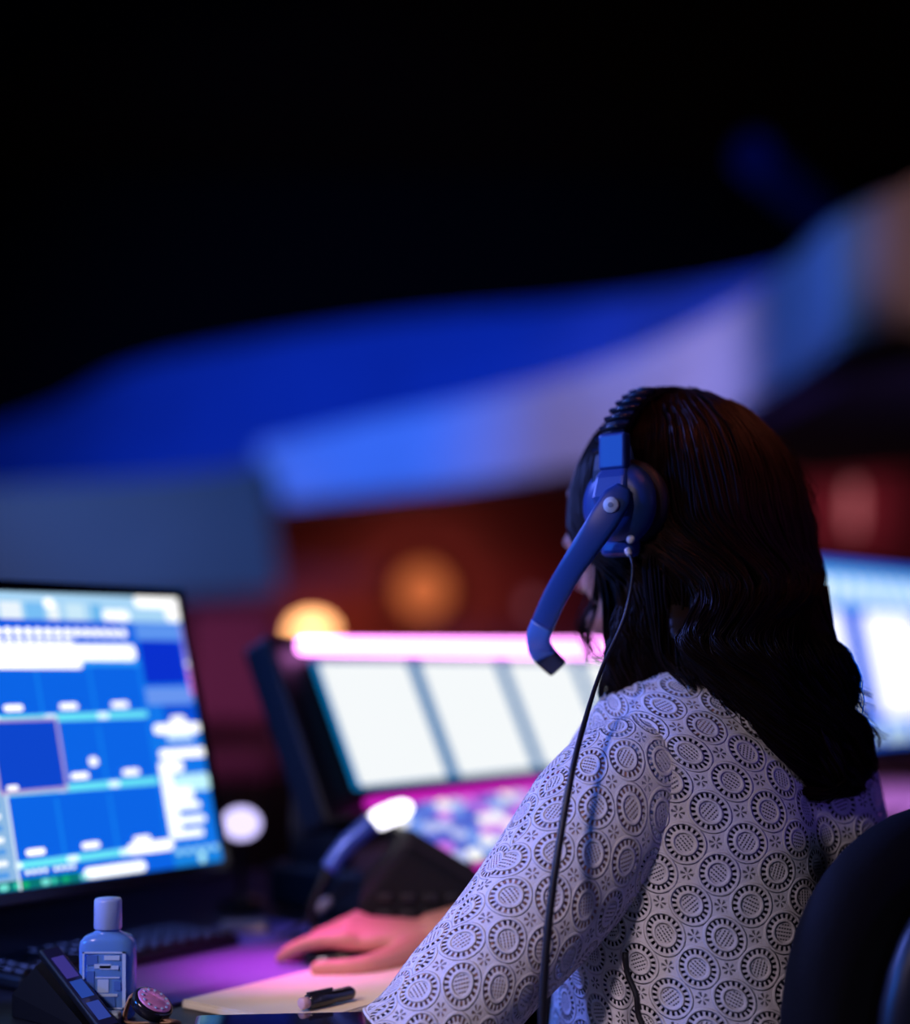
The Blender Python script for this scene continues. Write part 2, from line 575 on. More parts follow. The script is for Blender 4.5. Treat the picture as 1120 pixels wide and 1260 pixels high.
for i in range(7):
    u.pill(-.40, -.302, .026 + i * .012, .032 + i * .012, (240, 248, 255) if i % 2 else (80, 150, 225), 1.1, 16)
u.rect(-.294, -.2905, .012, .11, (215, 235, 250), 1.0, 17)
u.rect(-.540, -.215, .0125, .0225, (10, 130, 130), .8, 15)                      # green band at the foot
for i in range(18):
    x = -.50 + i * .0165 + .004 * math.sin(i * 2.3)
    u.pill(x, x + .006 + .003 * (i % 3), .0135, .0205, ((60, 220, 190), (20, 180, 120), (120, 235, 225))[i % 3], .9, 18)
for i in range(4):
    u.pill(-.284 + i * .0075, -.278 + i * .0075, .0265, .0315, (235, 250, 255), 1.2, 18)
    u.pill(-.248 + i * .0075, -.242 + i * .0075, .0265, .0315, (235, 250, 255), 1.2, 18)
u.pill(-.2105, -.124, .0135, .0255, (250, 255, 255), 1.35, 18)
# side column
u.rect(-.0815, -.0045, .0125, .298, (18, 118, 235), 1.0, 9)
u.rect(-.0815, -.013, .277, .2955, (95, 150, 240), 1.0, 10)
u.rect(-.0795, -.015, .2245, .276, (10, 48, 205), 1.0, 10)
u.rect(-.0815, -.013, .200, .2205, (105, 150, 240), 1.0, 10)
u.rect(-.0125, -.0045, .205, .296, (150, 130, 235), 1.0, 10)
for i, c in enumerate(((235, 110, 215), (240, 120, 220), (230, 130, 225), (255, 235, 255), (170, 150, 240))):
    u.pill(-.0135, -.0035, .212 + i * .0105, .2205 + i * .0105, c, 1.15, 12)
u.rect(-.06, -.0045, .178, .199, (12, 80, 215), 1.0, 11)
u.pill(-.052, -.028, .176, .186, (255, 255, 255), 1.2, 12)
u.pill(-.0795, -.0055, .1655, .177, (255, 255, 255), 1.35, 13)
u.pill(-.062, -.02, .157, .165, (200, 230, 255), 1.1, 12)
u.pill(-.0775, -.0052, .1365, .1475, (255, 255, 255), 1.35, 13)
u.pill(-.0815, -.044, .120, .134, (255, 255, 255), 1.3, 13)
u.rect(-.0815, -.062, .045, .13, (245, 250, 255), 1.25, 13)
u.pill(-.062, -.0065, .097, .117, (190, 240, 250), 1.1, 14)
u.pill(-.07, -.036, .086, .103, (250, 255, 255), 1.25, 15)
for zz, x1 in ((.0765, -.028), (.060, -.024), (.0445, -.03)):
    u.pill(-.08, x1, zz, zz + .0085, (250, 255, 255), 1.3, 15)
u.rect(-.0815, -.0045, .0125, .031, (24, 130, 225), 1.0, 14)
for i in range(5):
    u.pill(-.078 + i * .014, -.068 + i * .014, .026, .033, (150, 215, 250), 1.1, 16)
u.pill(-.045, -.034, .0135, .026, (170, 235, 245), 1.1, 16)
obj('screen', u.mb, u.mats, mon)

# ---- lighting console: row of white screens, light strip on top, lit key panel below
PC = at(440, 968, 1.95)
TC = math.radians(25)
A = tilted(PC, TC)
cons = thing('lighting_console', 'control console with white screens under a glowing pink-white light strip', 'console', (PC[0] + .2, PC[1] + .3, ZD))
LC = 1.02
mb = MB(A)
mb.box((LC / 2 - .03, .035, .0895), (LC + .06, .05, .256)); obj('screen_housing', mb, 'black', cons, bevel=.006)
for i in range(5):
    u = UI(A)
    x0 = .004 + i * .209
    u.rect(x0 - .0130, x0 + .1960, -.004, .176, (0, 118, 185), .85)
    u.pill(x0 + .001, x0 + .183, .000, .172, (246, 250, 252), 1.0, 4)
    o = obj('screen', u.mb, u.mats, cons)
    mb = MB(A); mb.box((x0 + .095, .007, .085), (.207, .012, .188)); obj('screen_frame', mb, 'blackgloss', cons)
mb = MB(A); mb.tube([(-.022, -.008, .193), (LC, -.008, .193)], [.011, .011], 16); obj('light_strip', mb, 'strip', cons, smooth=True)
mb = MB(A); mb.box((LC / 2, -.008, -.025), (LC, .018, .012)); obj('lower_lit_lip', mb, 'magledge', cons, bevel=.003)
# sloping key panel in front of the screens
e0 = np.array([0, 0, 0])
kb0 = PC - UP * .028 - FD * .012
KP = frame(kb0, RD, FD * math.cos(math.radians(22)) + UP * math.sin(math.radians(22)), -FD * math.sin(math.radians(22)) + UP * math.cos(math.radians(22)))
mb = MB(KP); mb.box((LC / 2, -.085, -.012), (LC, .17, .02)); obj('key_panel', mb, 'black', cons, bevel=.004)
keycols = [((190, 200, 255), 1.0), ((120, 160, 255), .9), ((225, 130, 255), .9), ((255, 255, 255), 1.1), ((90, 110, 235), .8)]
km = {}
for j in range(6):
    for i in range(34):
        c, kk = keycols[(i * 7 + j * 3 + (i * j) % 4) % 5]
        key = (c, kk)
        if key not in km:
            mb = MB(KP); mb.box((0.02, -.02, .004), (.017, .015, .008))
            o = obj('key', mb, ui(c, kk), cons)
            km[key] = o
            base = o.location.copy()
            km[key, 'b'] = base
            d = o
        else:
            d = km[key].copy()
            COL.objects.link(d)
        off = RD * (i * .029) - KP[:3, 1] * (j * .025)
        d.location = km[key, 'b'] + Vector(off)
mb = MB(KP); mb.box((LC / 2, -.168, .0), (LC, .006, .006)); obj('front_magenta_edge', mb, 'magledge', cons)
mb = MB(DESK)
s0, t0 = desk_st(kb0)
mb.box((s0 + LC / 2, t0 + .06, ZD + .031), (LC, .22, .06)); obj('console_base', mb, 'black', cons, bevel=.008)
for q in (.03, LC - .03):
    mb = MB(DESK); mb.box((s0 + q, t0 + .10, ZD + .10), (.03, .09, .2)); obj('side_cheek', mb, 'black', cons, bevel=.006)

# ---- far right monitor
PR = at(1002, 905, 2.82)
A = tilted(PR, math.radians(12))
mr = thing('computer_monitor', 'far monitor with two white windows right of the operator', 'monitor', (PR[0] + .2, PR[1] + .3, ZD))
x0r = -.10
monitor_shell(mr, A, x0r, .84, -.045, .352, sx=.40)
u = UI(A)
u.rect(x0r + .012, .828, -.03, .340, (0, 92, 240), 1.0)
u.rect(x0r + .012, .828, .250, .325, (110, 190, 250), 1.0, 3)
for i in range(12):
    u.pill(-.07 + i * .075, -.025 + i * .075, .262, .306, (235, 245, 255), 1.2, 5, .015)
u.pill(x0r + .02, .228, .022, .240, (255, 255, 255), 1.35, 5, .02)
u.pill(.335, .62, .024, .240, (255, 255, 255), 1.35, 5, .02)
u.pill(.68, .815, .024, .240, (255, 255, 255), 1.35, 5, .02)
for i in range(5):
    u.pill(-.06 + i * .19, .10 + i * .19, -.022, .008, (200, 230, 245), 1.1, 6, .012)
obj('screen', u.mb, u.mats, mr)

# ---- small glowing lamp right of the left monitor
PB = at(297, 1013, 2.05)
lp = thing('desk_glow', 'small round glowing lavender lamp just right of the left monitor', 'lamp', (PB[0], PB[1], ZD))
mb = MB(); mb.lathe([(.03, 0), (.03, .008), (.008, .012), (.006, .02)], 24, c=(PB[0], PB[1], ZD)); obj('base', mb, 'black', lp, smooth=True)
mb = MB(); mb.tube([(PB[0], PB[1], ZD + .015), (PB[0], PB[1], PB[2] - .02)], .005, 10); obj('stem', mb, 'black', lp)
mb = MB(); mb.ellip(PB, (.026, .018, .022)); obj('globe', mb, emission('lavender bulb', (.62, .55, 1.0), 1.6), lp, smooth=True)

# ---- bent glossy piece before the console, its highlight built as a glowing tip
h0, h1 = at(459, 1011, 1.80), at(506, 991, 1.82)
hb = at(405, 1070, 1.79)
dl = thing('desk_glow', 'bent glossy piece with blue sheen and glowing white highlight before the console', 'lamp', (hb[0] - .015, hb[1], ZD))
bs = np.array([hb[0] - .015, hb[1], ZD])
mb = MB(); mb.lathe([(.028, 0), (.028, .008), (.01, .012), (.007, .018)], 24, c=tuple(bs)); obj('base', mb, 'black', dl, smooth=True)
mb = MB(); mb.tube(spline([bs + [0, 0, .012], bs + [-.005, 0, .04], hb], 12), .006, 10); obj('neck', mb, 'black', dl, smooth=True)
mb = MB(); mb.tube(spline([hb, hb * .6 + h0 * .4 + [0, 0, .006], h0], 14), np.linspace(.011, .012, 14), 14); obj('arm', mb, 'bluesheen', dl, smooth=True)
mb = MB(); mb.tube(spline([h0, (h0 + h1) / 2, h1], 9), [.010, .0125, .013, .013, .013, .013, .012, .010, .005], 16); obj('shine', mb, emission('white bulb', (.9, .88, 1.0), 3.0), dl, smooth=True)  # white highlight put in as emission, no lamp of its own

# ---- black intercom unit between hand and console
c = at(515, 1158, 1.755)
it = thing('intercom_unit', 'black wedge shaped desk unit in front of the console', 'intercom', (c[0], c[1], ZD))
prof = [at(442, 0, 1.72)[0], at(500, 0, 1.72)[0], at(522, 0, 1.72)[0], at(590, 0, 1.72)[0]]
tops = [.825, .885, .872, .835]
V = []
for k, dz in ((1.70, -.012), (1.78, .004)):
    V += [(prof[0], k, ZD + .001), (prof[3], k, ZD + .001)] + [(prof[q], k, tops[q] + dz) for q in (3, 2, 1, 0)]
mb = MB()
mb.add(V, [tuple(range(6)), tuple(range(11, 5, -1))] + [(i, i + 6, (i + 1) % 6 + 6, (i + 1) % 6) for i in range(6)])
obj('housing', mb, 'fabricblack', it, bevel=.010, seg=4)
for i in range(4):
    for j in range(3):
        mb = MB(); mb.box((prof[0] + .03 + i * .025, 1.6985, ZD + .03 + j * .018), (.016, .006, .010)); obj('button', mb, 'black', it, bevel=.002)

# ---- mouse pad, notebook, mouse, pen, phone
mb = MB(DESK); mb.box((-.155, .345, ZD + .002), (.41, .27, .003))
o = obj('mouse_pad', mb, 'pad', None, bevel=.001); tag(o, 'purple lit cloth mouse pad under the operator\'s hand', 'mouse pad')
nb = thing('notebook', 'cream paper pad on the desk edge below the hand', 'notebook', tuple(O + RD * -.13 + FD * .11 + UP * ZD))
mb = MB(DESK); mb.box((-.1475, .1225, ZD + .0035), (.395, .155, .006)); obj('pages', mb, 'cream', nb, bevel=.001)
mb = MB(DESK); mb.box((-.1475, .1225, ZD + .0075), (.393, .153, .0012)); obj('top_sheet', mb, 'cream', nb)

# mouse: length along the hand (-X)
mc = np.array([-.118, 1.668, ZD + .0035])
ms = thing('computer_mouse', 'dark computer mouse under the operator\'s hand', 'mouse', tuple(mc))
R = []
for k in np.linspace(0, 1, 9):
    zz = .021 * k
    q = math.sqrt(max(0.02, 1 - k ** 2.2))
    a = np.linspace(0, 2 * PI, 28, endpoint=False)
    R.append(np.stack([mc[0] + .050 * q * np.sign(np.cos(a)) * np.abs(np.cos(a)) ** .8, mc[1] + .030 * q * np.sign(np.sin(a)) * np.abs(np.sin(a)) ** .8, np.full(28, mc[2] + .0005 + zz)], 1))
mb = MB(); mb.loft(R); obj('shell', mb, 'blackgloss', ms, smooth=True)
mb = MB(); mb.lathe([(.004, -.003), (.006, -.002), (.006, .002), (.004, .003)], 16, c=(mc[0] - .03, mc[1], mc[2] + .016), axis='y'); obj('scroll_wheel', mb, 'cable', ms, smooth=True)

# pen / black clip-on gadget on the notebook
p0, p1 = at(376, 1237, 1.408), at(434, 1219, 1.452)
zt = ZD + .0085
p0[2] = p1[2] = zt + .0074
pn = thing('marker_pen', 'stubby black marker pen lying on the cream pad', 'pen', ((p0[0] + p1[0]) / 2, (p0[1] + p1[1]) / 2, zt))
d = (p1 - p0) / np.linalg.norm(p1 - p0)
mb = MB(); mb.tube([p0 + d * .002, p0 + d * .004, p0 + d * .03, p0 + d * .032, p1 - d * .004, p1], [.0055, .0072, .0072, .0066, .0066, .0045], 16); obj('barrel', mb, 'blackgloss', pn, smooth=True)
mb = MB(); mb.tube([p0 - d * .006, p0 - d * .005, p0 + d * .003], [.004, .0055, .0055], 14); obj('end_highlight', mb, principled('pink grey highlight', (.55, .35, .42), .4), pn, smooth=True)  # pinkish highlight on the pen end, painted as a pale piece
mb = MB(); mb.box((0, 0, 0), (.001, .001, .001)); nrm = np.array([-d[1], d[0], 0])
mb = MB(frame(p0 + d * .018 + UP * .0078, d, nrm)); mb.box((0, 0, 0), (.03, .004, .0018)); obj('clip', mb, 'black', pn)

# phone lying flat at the bottom edge
s, t = -.150, .062
c = O + RD * s + FD * t
c = np.array([-.152, 1.352, ZD])
ph = thing('smartphone', 'black phone in a clear case lying flat at the bottom edge', 'phone', tuple(c))
xx = np.array([.995, .10, 0]); xx /= np.linalg.norm(xx); yy = np.array([-xx[1], xx[0], 0])
A = frame(c + UP * .0008, xx, yy)
mb = MB(A); mb.box((0, 0, .006), (.148, .070, .008)); obj('body', mb, 'blackgloss', ph, bevel=.003, seg=3)
mb = MB(A); mb.box((0, 0, .0054), (.153, .075, .0096)); obj('case', mb, principled('clear case', (.75, .55, .85), .1, Transmission_Weight=.8), ph, bevel=.003, seg=3)
mb = MB(A); mb.box((0, 0, .0106), (.142, .064, .0006)); obj('screen', mb, principled('glass screen', (.01, .008, .02), .06), ph)

# ---- hand gel bottle
bc = np.array([-.318, 1.415, ZD])
bt = thing('gel_bottle', 'small clear blue hand gel bottle with pale cap', 'bottle', tuple(bc))
R = []
for hh, a, b in ((0.0005, .021, .011), (.003, .0245, .0145), (.008, .0255, .0155), (.066, .0255, .0155), (.072, .0245, .015), (.0765, .020, .0135), (.079, .0135, .011), (.0815, .0105, .0105), (.086, .0105, .0105)):
    p = np.linspace(0, 2 * PI, 40, endpoint=False)
    e = .62 if hh < .078 else .9
    R.append(np.stack([bc[0] + a * np.sign(np.cos(p)) * np.abs(np.cos(p)) ** e, bc[1] + b * np.sign(np.sin(p)) * np.abs(np.sin(p)) ** e, np.full(40, bc[2] + hh)], 1))
mb = MB(); mb.loft(R); obj('bottle_body', mb, 'glassy', bt, smooth=True)
mb = MB(); mb.lathe([(.0122, .0825), (.0128, .0835), (.0124, .108), (.0116, .1100), (.0, .1105)], 32, c=tuple(bc)); obj('cap', mb, 'capblue', bt, smooth=True)
mb = MB()
fy = bc[1] - .0159
for x0, x1, z0, z1 in ((-.0195, .0195, .0625, .064), (-.0195, -.018, .012, .064), (.0165, .0195, .012, .064), (-.0195, .0195, .012, .0135)):
    mb.box((bc[0] + (x0 + x1) / 2, fy, bc[2] + (z0 + z1) / 2), (x1 - x0, .0006, z1 - z0))
lab = obj('label_frame', mb, 'label', bt)
mb = MB()
for x0, x1, z0, z1 in ((.0, .014, .0565, .0605), (-.004, .013, .048, .0515), (-.009, .006, .049, .053), (-.008, .014, .040, .0412), (-.006, .004, .027, .039), (-.006, .012, .0235, .026)):
    mb.box((bc[0] + (x0 + x1) / 2, fy, bc[2] + (z0 + z1) / 2), (x1 - x0, .0006, z1 - z0))
obj('label_print', mb, 'label', bt)
mb = MB()
for x0, x1, z0, z1 in ((-.016, -.006, .052, .061), (.009, .015, .029, .037), (-.016, -.009, .030, .046), (-.009, .010, .013, .023)):
    mb.box((bc[0] + (x0 + x1) / 2, fy, bc[2] + (z0 + z1) / 2), (x1 - x0, .0005, z1 - z0))
obj('label_patch', mb, 'labelblue', bt)

# ---- phone propped on a black stand at the lower left
top, bot = at(50, 1168, 1.425), at(127, 1262, 1.345)
bot[2] = ZD + .006
ax = (top - bot); L = np.linalg.norm(ax); ax /= L
wd = np.array([-.45, -.85, -.28]); wd -= ax * (wd @ ax); wd /= np.linalg.norm(wd)
nn = np.cross(ax, wd); nn /= np.linalg.norm(nn)
if nn[2] < 0:
    nn = -nn
    wd = -wd
A = frame(bot, ax, np.cross(nn, ax), nn)
sg = 1 if (np.cross(nn, ax))[1] > 0 else -1
pp = thing('smartphone', 'phone propped at a steep slant left of the gel bottle', 'phone', (bot[0], bot[1], ZD))
mb = MB(A); mb.box((L / 2, sg * .008, -.004), (L, .020, .009)); obj('body', mb, 'black', pp, bevel=.0025, seg=3)
u = UI(A)
mb = MB(A); mb.box((L / 2, sg * .008, .0008), (L - .006, .016, .0006)); obj('screen', mb, principled('glass screen 2', (.02, .02, .06), .08), pp)
for k, (a0, a1, cc) in enumerate(((.10, .30, (70, 95, 215)), (.36, .56, (60, 100, 225)), (.60, .86, (85, 75, 190)))):
    mb = MB(A); mb.box((L * (a0 + a1) / 2, sg * .008, .0014), (L * (a1 - a0), .012, .0004)); obj('screen_reflection', mb, ui(cc, .45), pp)  # glowing panes stand in for reflections on the phone glass
ps = thing('phone_stand', 'black block stand under the slanted phone at left', 'stand', (bot[0] - .05, bot[1] + .02, ZD))
mb = MB()
q0 = bot + nn * -.0112; q1 = top + nn * -.0112
q0 = q0 + ax * .012
V = []
for yo in (-.012, .035):
    V += [(q0[0], q0[1] + yo, ZD + .001), (q0[0], q0[1] + yo, q0[2]), (q1[0], q1[1] + yo - .004, q1[2] - .004), (q1[0] - .022, q1[1] + yo, q1[2] - .03), (q1[0] - .022, q1[1] + yo, ZD + .001)]
mb.add(V, [(0, 1, 2, 3, 4), (9, 8, 7, 6, 5)] + [(i, i + 5, (i + 1) % 5 + 5, (i + 1) % 5) for i in range(5)])
obj('block', mb, 'matte', ps, bevel=.002)
mb = MB(); mb.box((bot[0] - .052, bot[1] - .022, ZD + .008), (.014, .006, .012)); obj('metal_tab', mb, 'metal', ps, bevel=.002)

# ---- wristwatch by the bottle
wc = at(188, 1234, 1.385)
wt = thing('wristwatch', 'wristwatch with pink gleaming face and tan strap beside the bottle', 'watch', (wc[0], wc[1], ZD))
nx = np.array([.80, -.12, -.55]); nx /= np.linalg.norm(nx)
nz = np.array([.52, -.25, .80]); nz -= nx * (nz @ nx); nz /= np.linalg.norm(nz)
A = frame(wc, nx, np.cross(nz, nx), nz)
mb = MB(A); mb.lathe([(.017, -.008), (.0195, -.006), (.0195, .001), (.018, .0028), (.0165, .003)], 36); obj('case', mb, 'blackgloss', wt, smooth=True)
mb = MB(A); mb.lathe([(.0165, .0031), (.015, .0042), (.0, .0046)], 36); obj('crystal', mb, principled('pink reflection crystal', (.9, .35, .75), .25, .2), wt, smooth=True)  # reflected magenta light put into the crystal's pink colour
for i in range(12):
    a = i * PI / 6
    mb = MB(A); mb.box((.0125 * math.cos(a), .0125 * math.sin(a), .0049), (.0022, .0022, .0008)); obj('hour_mark', mb, 'label', wt)
path = spline([wc - nx * .018 - nz * .004, wc - nx * .026 + [0, 0, -.012], [wc[0] - .024, wc[1], ZD + .004], [wc[0] + .004, wc[1], ZD + .003], [wc[0] + .022, wc[1] - .004, ZD + .004], wc + nx * .019 - nz * .005], 24)
R = tube_rings(path, .0105, 12, .18, up=(0, 0, 1))
mb = MB(); mb.loft(R); obj('strap', mb, 'tanleather', wt, smooth=True)

# small grey cube next to the bottle
cb = at(139, 1258, 1.375)
mb = MB(); mb.box((cb[0], cb[1], ZD + .008), (.013, .013, .015)); o = obj('plastic_cube', mb, principled('pale grey plastic', (.35, .42, .5), .4), None, bevel=.002)
tag(o, 'tiny grey plastic cube between the propped phone and watch', 'cube')

# tan pad on the desk behind the mouse pad
c = at(300, 1145, 1.86)
mb = MB(DESK); s, t = desk_st(c)
mb.M = frame((c[0], c[1], ZD + .006), (1, .1, 0), (-.1, 1, 0)); mb.box((0, 0, 0), (.055, .05, .010))
o = obj('note_block', mb, principled('tan paper', (.55, .36, .25), .7), None, bevel=.002)
tag(o, 'small tan block lying in the dark behind the mouse pad', 'note block')

# keyboard in the dark under the left monitor
kb = thing('keyboard', 'dark keyboard lying in shadow below the left monitor', 'keyboard', tuple(O + RD * -.33 + FD * .43 + UP * ZD))
ks, kt = desk_st(at(175, 1150, 1.78))
ks -= .10
kt -= .055
mb = MB(DESK); mb.box((ks, kt, ZD + .010), (.30, .105, .012)); obj('case', mb, 'black', kb, bevel=.003)
kproto = None
for j in range(5):
    for i in range(15):
        if kproto is None:
            mb = MB(DESK); mb.box((ks - .135, kt - .04, ZD + .018), (.016, .016, .006)); kproto = obj('key', mb, 'black', kb, bevel=.0015, seg=1); kloc = kproto.location.copy()
        else:
            d = kproto.copy(); COL.objects.link(d); d.location = kloc + Vector(RD * i * .0193 + FD * j * .0195)

# cable behind the hand, its highlight painted on as a pale bulge
cpts = spline([at(330, 1158, 1.80), at(365, 1142, 1.82), at(395, 1116, 1.84), at(420, 1098, 1.86), at(450, 1075, 1.95)], 30)
cb_ = thing('desk_cable', 'thin dark cable with painted pale highlight rising behind the hand', 'cable', (cpts[0][0], cpts[0][1], ZD))
mb = MB(); mb.tube(cpts, .0028, 8); obj('cord', mb, 'cable', cb_, smooth=True)
mb = MB(); mb.tube(cpts[13:19], [.004, .006, .0065, .0065, .006, .004], 10); obj('highlight', mb, principled('grey plug', (.45, .40, .48), .4), cb_, smooth=True)

# ================================================================== FAR HALL: lamps and seats
def wall_lamp(px, py, rx, rz, col, k, label, glow, ge, gy=21.4):
    c = at(px, py, 21.75)
    t = thing('wall_lamp', label, 'lamp', (c[0], 21.98, c[2] - rz), 'lamps on the far red wall')
    mb = MB(); mb.box((c[0], 21.96, c[2]), (rx * .6, .06, rz * 1.2)); obj('back_plate', mb, 'black', t, bevel=.01)
    mb = MB(); mb.ellip(c, (rx, .14, rz)); obj('shade', mb, emission('shade ' + label[:12], col, k), t, smooth=True)
    d = bpy.data.lights.new('wall_lamp_light', 'POINT'); d.color = glow; d.energy = ge; d.shadow_soft_size = .2
    o = bpy.data.objects.new('wall_lamp_light', d); COL.objects.link(o); o.location = (c[0], gy, c[2])
    return t


wall_lamp(521, 727, .36, .36, (.60, .14, .045), .95, 'round dim orange wall lamp glowing above the console', (1, .45, .3), 62)
wall_lamp(384, 777, .25, .17, (1.0, .46, .18), 7.0, 'low yellow wall lamp glowing left of the console top', (1, .25, .1), 14)
wall_lamp(1050, 625, .07, .36, (.52, .14, .16), 1.1, 'tall pink-orange wall lamp right of the operator\'s hair', (1, .3, .5), 24)
wall_lamp(655, 745, .10, .12, (.5, .14, .2), .5, 'small faint pink wall lamp beside the headset boom', (1, .15, .2), 5)


def seat(px, pyc, Y, label, k=1.0):
    c = at(px, pyc, Y)
    zb = c[2] - .52
    t = thing('hall_chair', label, 'chair', (c[0], c[1], 0))
    mb = MB(); mb.box((c[0], c[1] + .06, c[2]), (.36 * k, .09, .46)); obj('backrest', mb, 'seatred', t, bevel=.04, seg=4)
    mb = MB(); mb.box((c[0], c[1] - .18, zb + .16), (.46 * k, .46, .10)); obj('seat', mb, 'seatred', t, bevel=.035, seg=4)
    for sx in (-1, 1):
        for sy in (-.38, .04):
            mb = MB(); mb.tube([(c[0] + sx * .19 * k, c[1] + sy, 0), (c[0] + sx * .19 * k, c[1] + sy, zb + .13)], .016, 8); obj('leg', mb, 'metal', t)
    for sx in (-1, 1):
        mb = MB(); mb.box((c[0] + sx * .21 * k, c[1] - .15, zb + .33), (.05, .40, .04)); obj('armrest', mb, 'black', t, bevel=.01)
        mb = MB(); mb.tube([(c[0] + sx * .21 * k, c[1] - .2, zb + .15), (c[0] + sx * .21 * k, c[1] - .2, zb + .32)], .014, 8); obj('armrest_post', mb, 'metal', t)


seat(287, 822, 6.0, 'plum upholstered chair seen between the left monitor and console')
light('hall_spot_pink', 'SPOT', (-2.6, 2.6, 3.2), (-.85, 6.0, .9), (1.0, .35, .75), 240, .15, 17, 1.0)

# ================================================================== OPERATOR'S CHAIR
TH = math.radians(40)
TX = np.array([math.cos(TH), math.sin(TH), 0])
TY = np.array([-math.sin(TH), math.cos(TH), 0])
TC0 = np.array([.26, 1.50, 0])
TOR = frame(TC0, TX, TY)
ch = thing('office_chair', 'black office chair with rounded backrest behind the operator', 'chair', (.27, 1.47, 0))


def pad(hw, z0, z1, y0, th, wrap, n=40, k=28, e=.62):
    """rounded curved slab: outline superellipse in x,z, thickness th, wrapped around the sitter"""
    cz, hz = (z0 + z1) / 2, (z1 - z0) / 2
    a = np.linspace(0, 2 * PI, n, endpoint=False)
    R = []
    for side in np.linspace(-PI / 2, PI / 2, 9):
        q = .86 + .14 * math.cos(side)
        x = hw * q * np.sign(np.cos(a)) * np.abs(np.cos(a)) ** e
        z = cz + hz * (q if q > .9 else q) * np.sign(np.sin(a)) * np.abs(np.sin(a)) ** e
        y = y0 + th / 2 * math.sin(side) + wrap * (x / hw) ** 2
        R.append(np.stack([x, y, z], 1))
    # fill the two faces with shrinking rings
    def face(ring, flip):
        c = ring.mean(0)
        out = []
        for f in (.8, .55, .3, .05):
            p = ring.copy()
            p[:, 0] = c[0] + (ring[:, 0] - c[0]) * f
            p[:, 2] = c[2] + (ring[:, 2] - c[2]) * f
            p[:, 1] = ring[:, 1] - wrap * (ring[:, 0] / hw) ** 2 + wrap * (p[:, 0] / hw) ** 2 + (.01 * (1 - f) if flip else -.01 * (1 - f))
            out.append(p)
        return out
    return face(R[0], False)[::-1] + R + face(R[-1], True)


CHF = frame(TC0 + TX * .060, TX, TY)
mb = MB(CHF); mb.loft(pad(.205, .52, .955, -.222, .055, .03, e=.75)); obj('backrest', mb, 'fabricblack', ch, smooth=True)
mb = MB(CHF); mb.loft(pad(.175, .51, .925, -.289, .045, .03, e=.75)); obj('backrest_shell', mb, 'shell', ch, smooth=True)
mb = MB(TOR)
R = []
for zz, q in ((.392, .85), (.398, .95), (.415, 1), (.435, 1), (.448, .97), (.4535, .9), (.455, .5), (.4552, .05)):
    a = np.linspace(0, 2 * PI, 40, endpoint=False)
    R.append(np.stack([.235 * q * np.sign(np.cos(a)) * np.abs(np.cos(a)) ** .6, .06 + .23 * q * np.sign(np.sin(a)) * np.abs(np.sin(a)) ** .6, np.full(40, zz)], 1))
mb.loft(R); obj('seat', mb, 'fabricblack', ch, smooth=True)
mb = MB(TOR); mb.tube(spline([(0, .02, .375), (0, -.22, .375), (0, -.29, .42), (0, -.285, .58)], 20), .022, 10, flat=.5); obj('backrest_bar', mb, 'black', ch, smooth=True)
mb = MB(TOR); mb.lathe([(.028, .06), (.028, .22), (.018, .221), (.018, .38), (.09, .381), (.09, .392)], 24, c=(0, .04, 0)); obj('gas_column', mb, 'black', ch, smooth=False)
for i in range(5):
    a = i * 2 * PI / 5 + .3
    d = np.array([math.cos(a), math.sin(a), 0])
    c = np.array([0, .04, 0])
    mb = MB(TOR); mb.tube([c + d * .01 + UP * .10, c + d * .15 + UP * .092, c + d * .29 + UP * .072], [.024, .02, .015], 10); lg = obj('base_leg', mb, 'black', ch, smooth=True)
    mb = MB(TOR); mb.lathe([(.0, -.02), (.024, -.018), (.028, -.008), (.028, .008), (.024, .018), (.0, .02)], 20, c=tuple(c + d * .29 + UP * .0285), axis='y'); obj('castor', mb, 'blackgloss', ch, smooth=True)

# ================================================================== THE OPERATOR
HT = math.radians(50)
HX = np.array([math.cos(HT), math.sin(HT), 0])
HY = np.array([-math.sin(HT), math.cos(HT), 0])
HC = np.array([.207, 1.53, 1.215])
HEAD = frame(HC, HX, HY)
per = thing('person', 'seated operator in white lace blouse and headset, seen from behind', 'person', (.26, 1.50, .455))

ZS = np.array([.462, .50, .56, .65, .75, .85, .92, .965, 1.0, 1.03, 1.05, 1.065, 1.08, 1.10])
AA = np.array([.145, .17, .178, .160, .150, .156, .168, .170, .158, .130, .104, .082, .064, .054])
BB = np.array([.110, .13, .135, .122, .112, .112, .110, .104, .094, .080, .070, .062, .057, .054])
YO = np.array([-.03, -.03, -.03, -.03, -.027, -.015, -.005, 0, .003, .006, .010, .015, .02, .026])


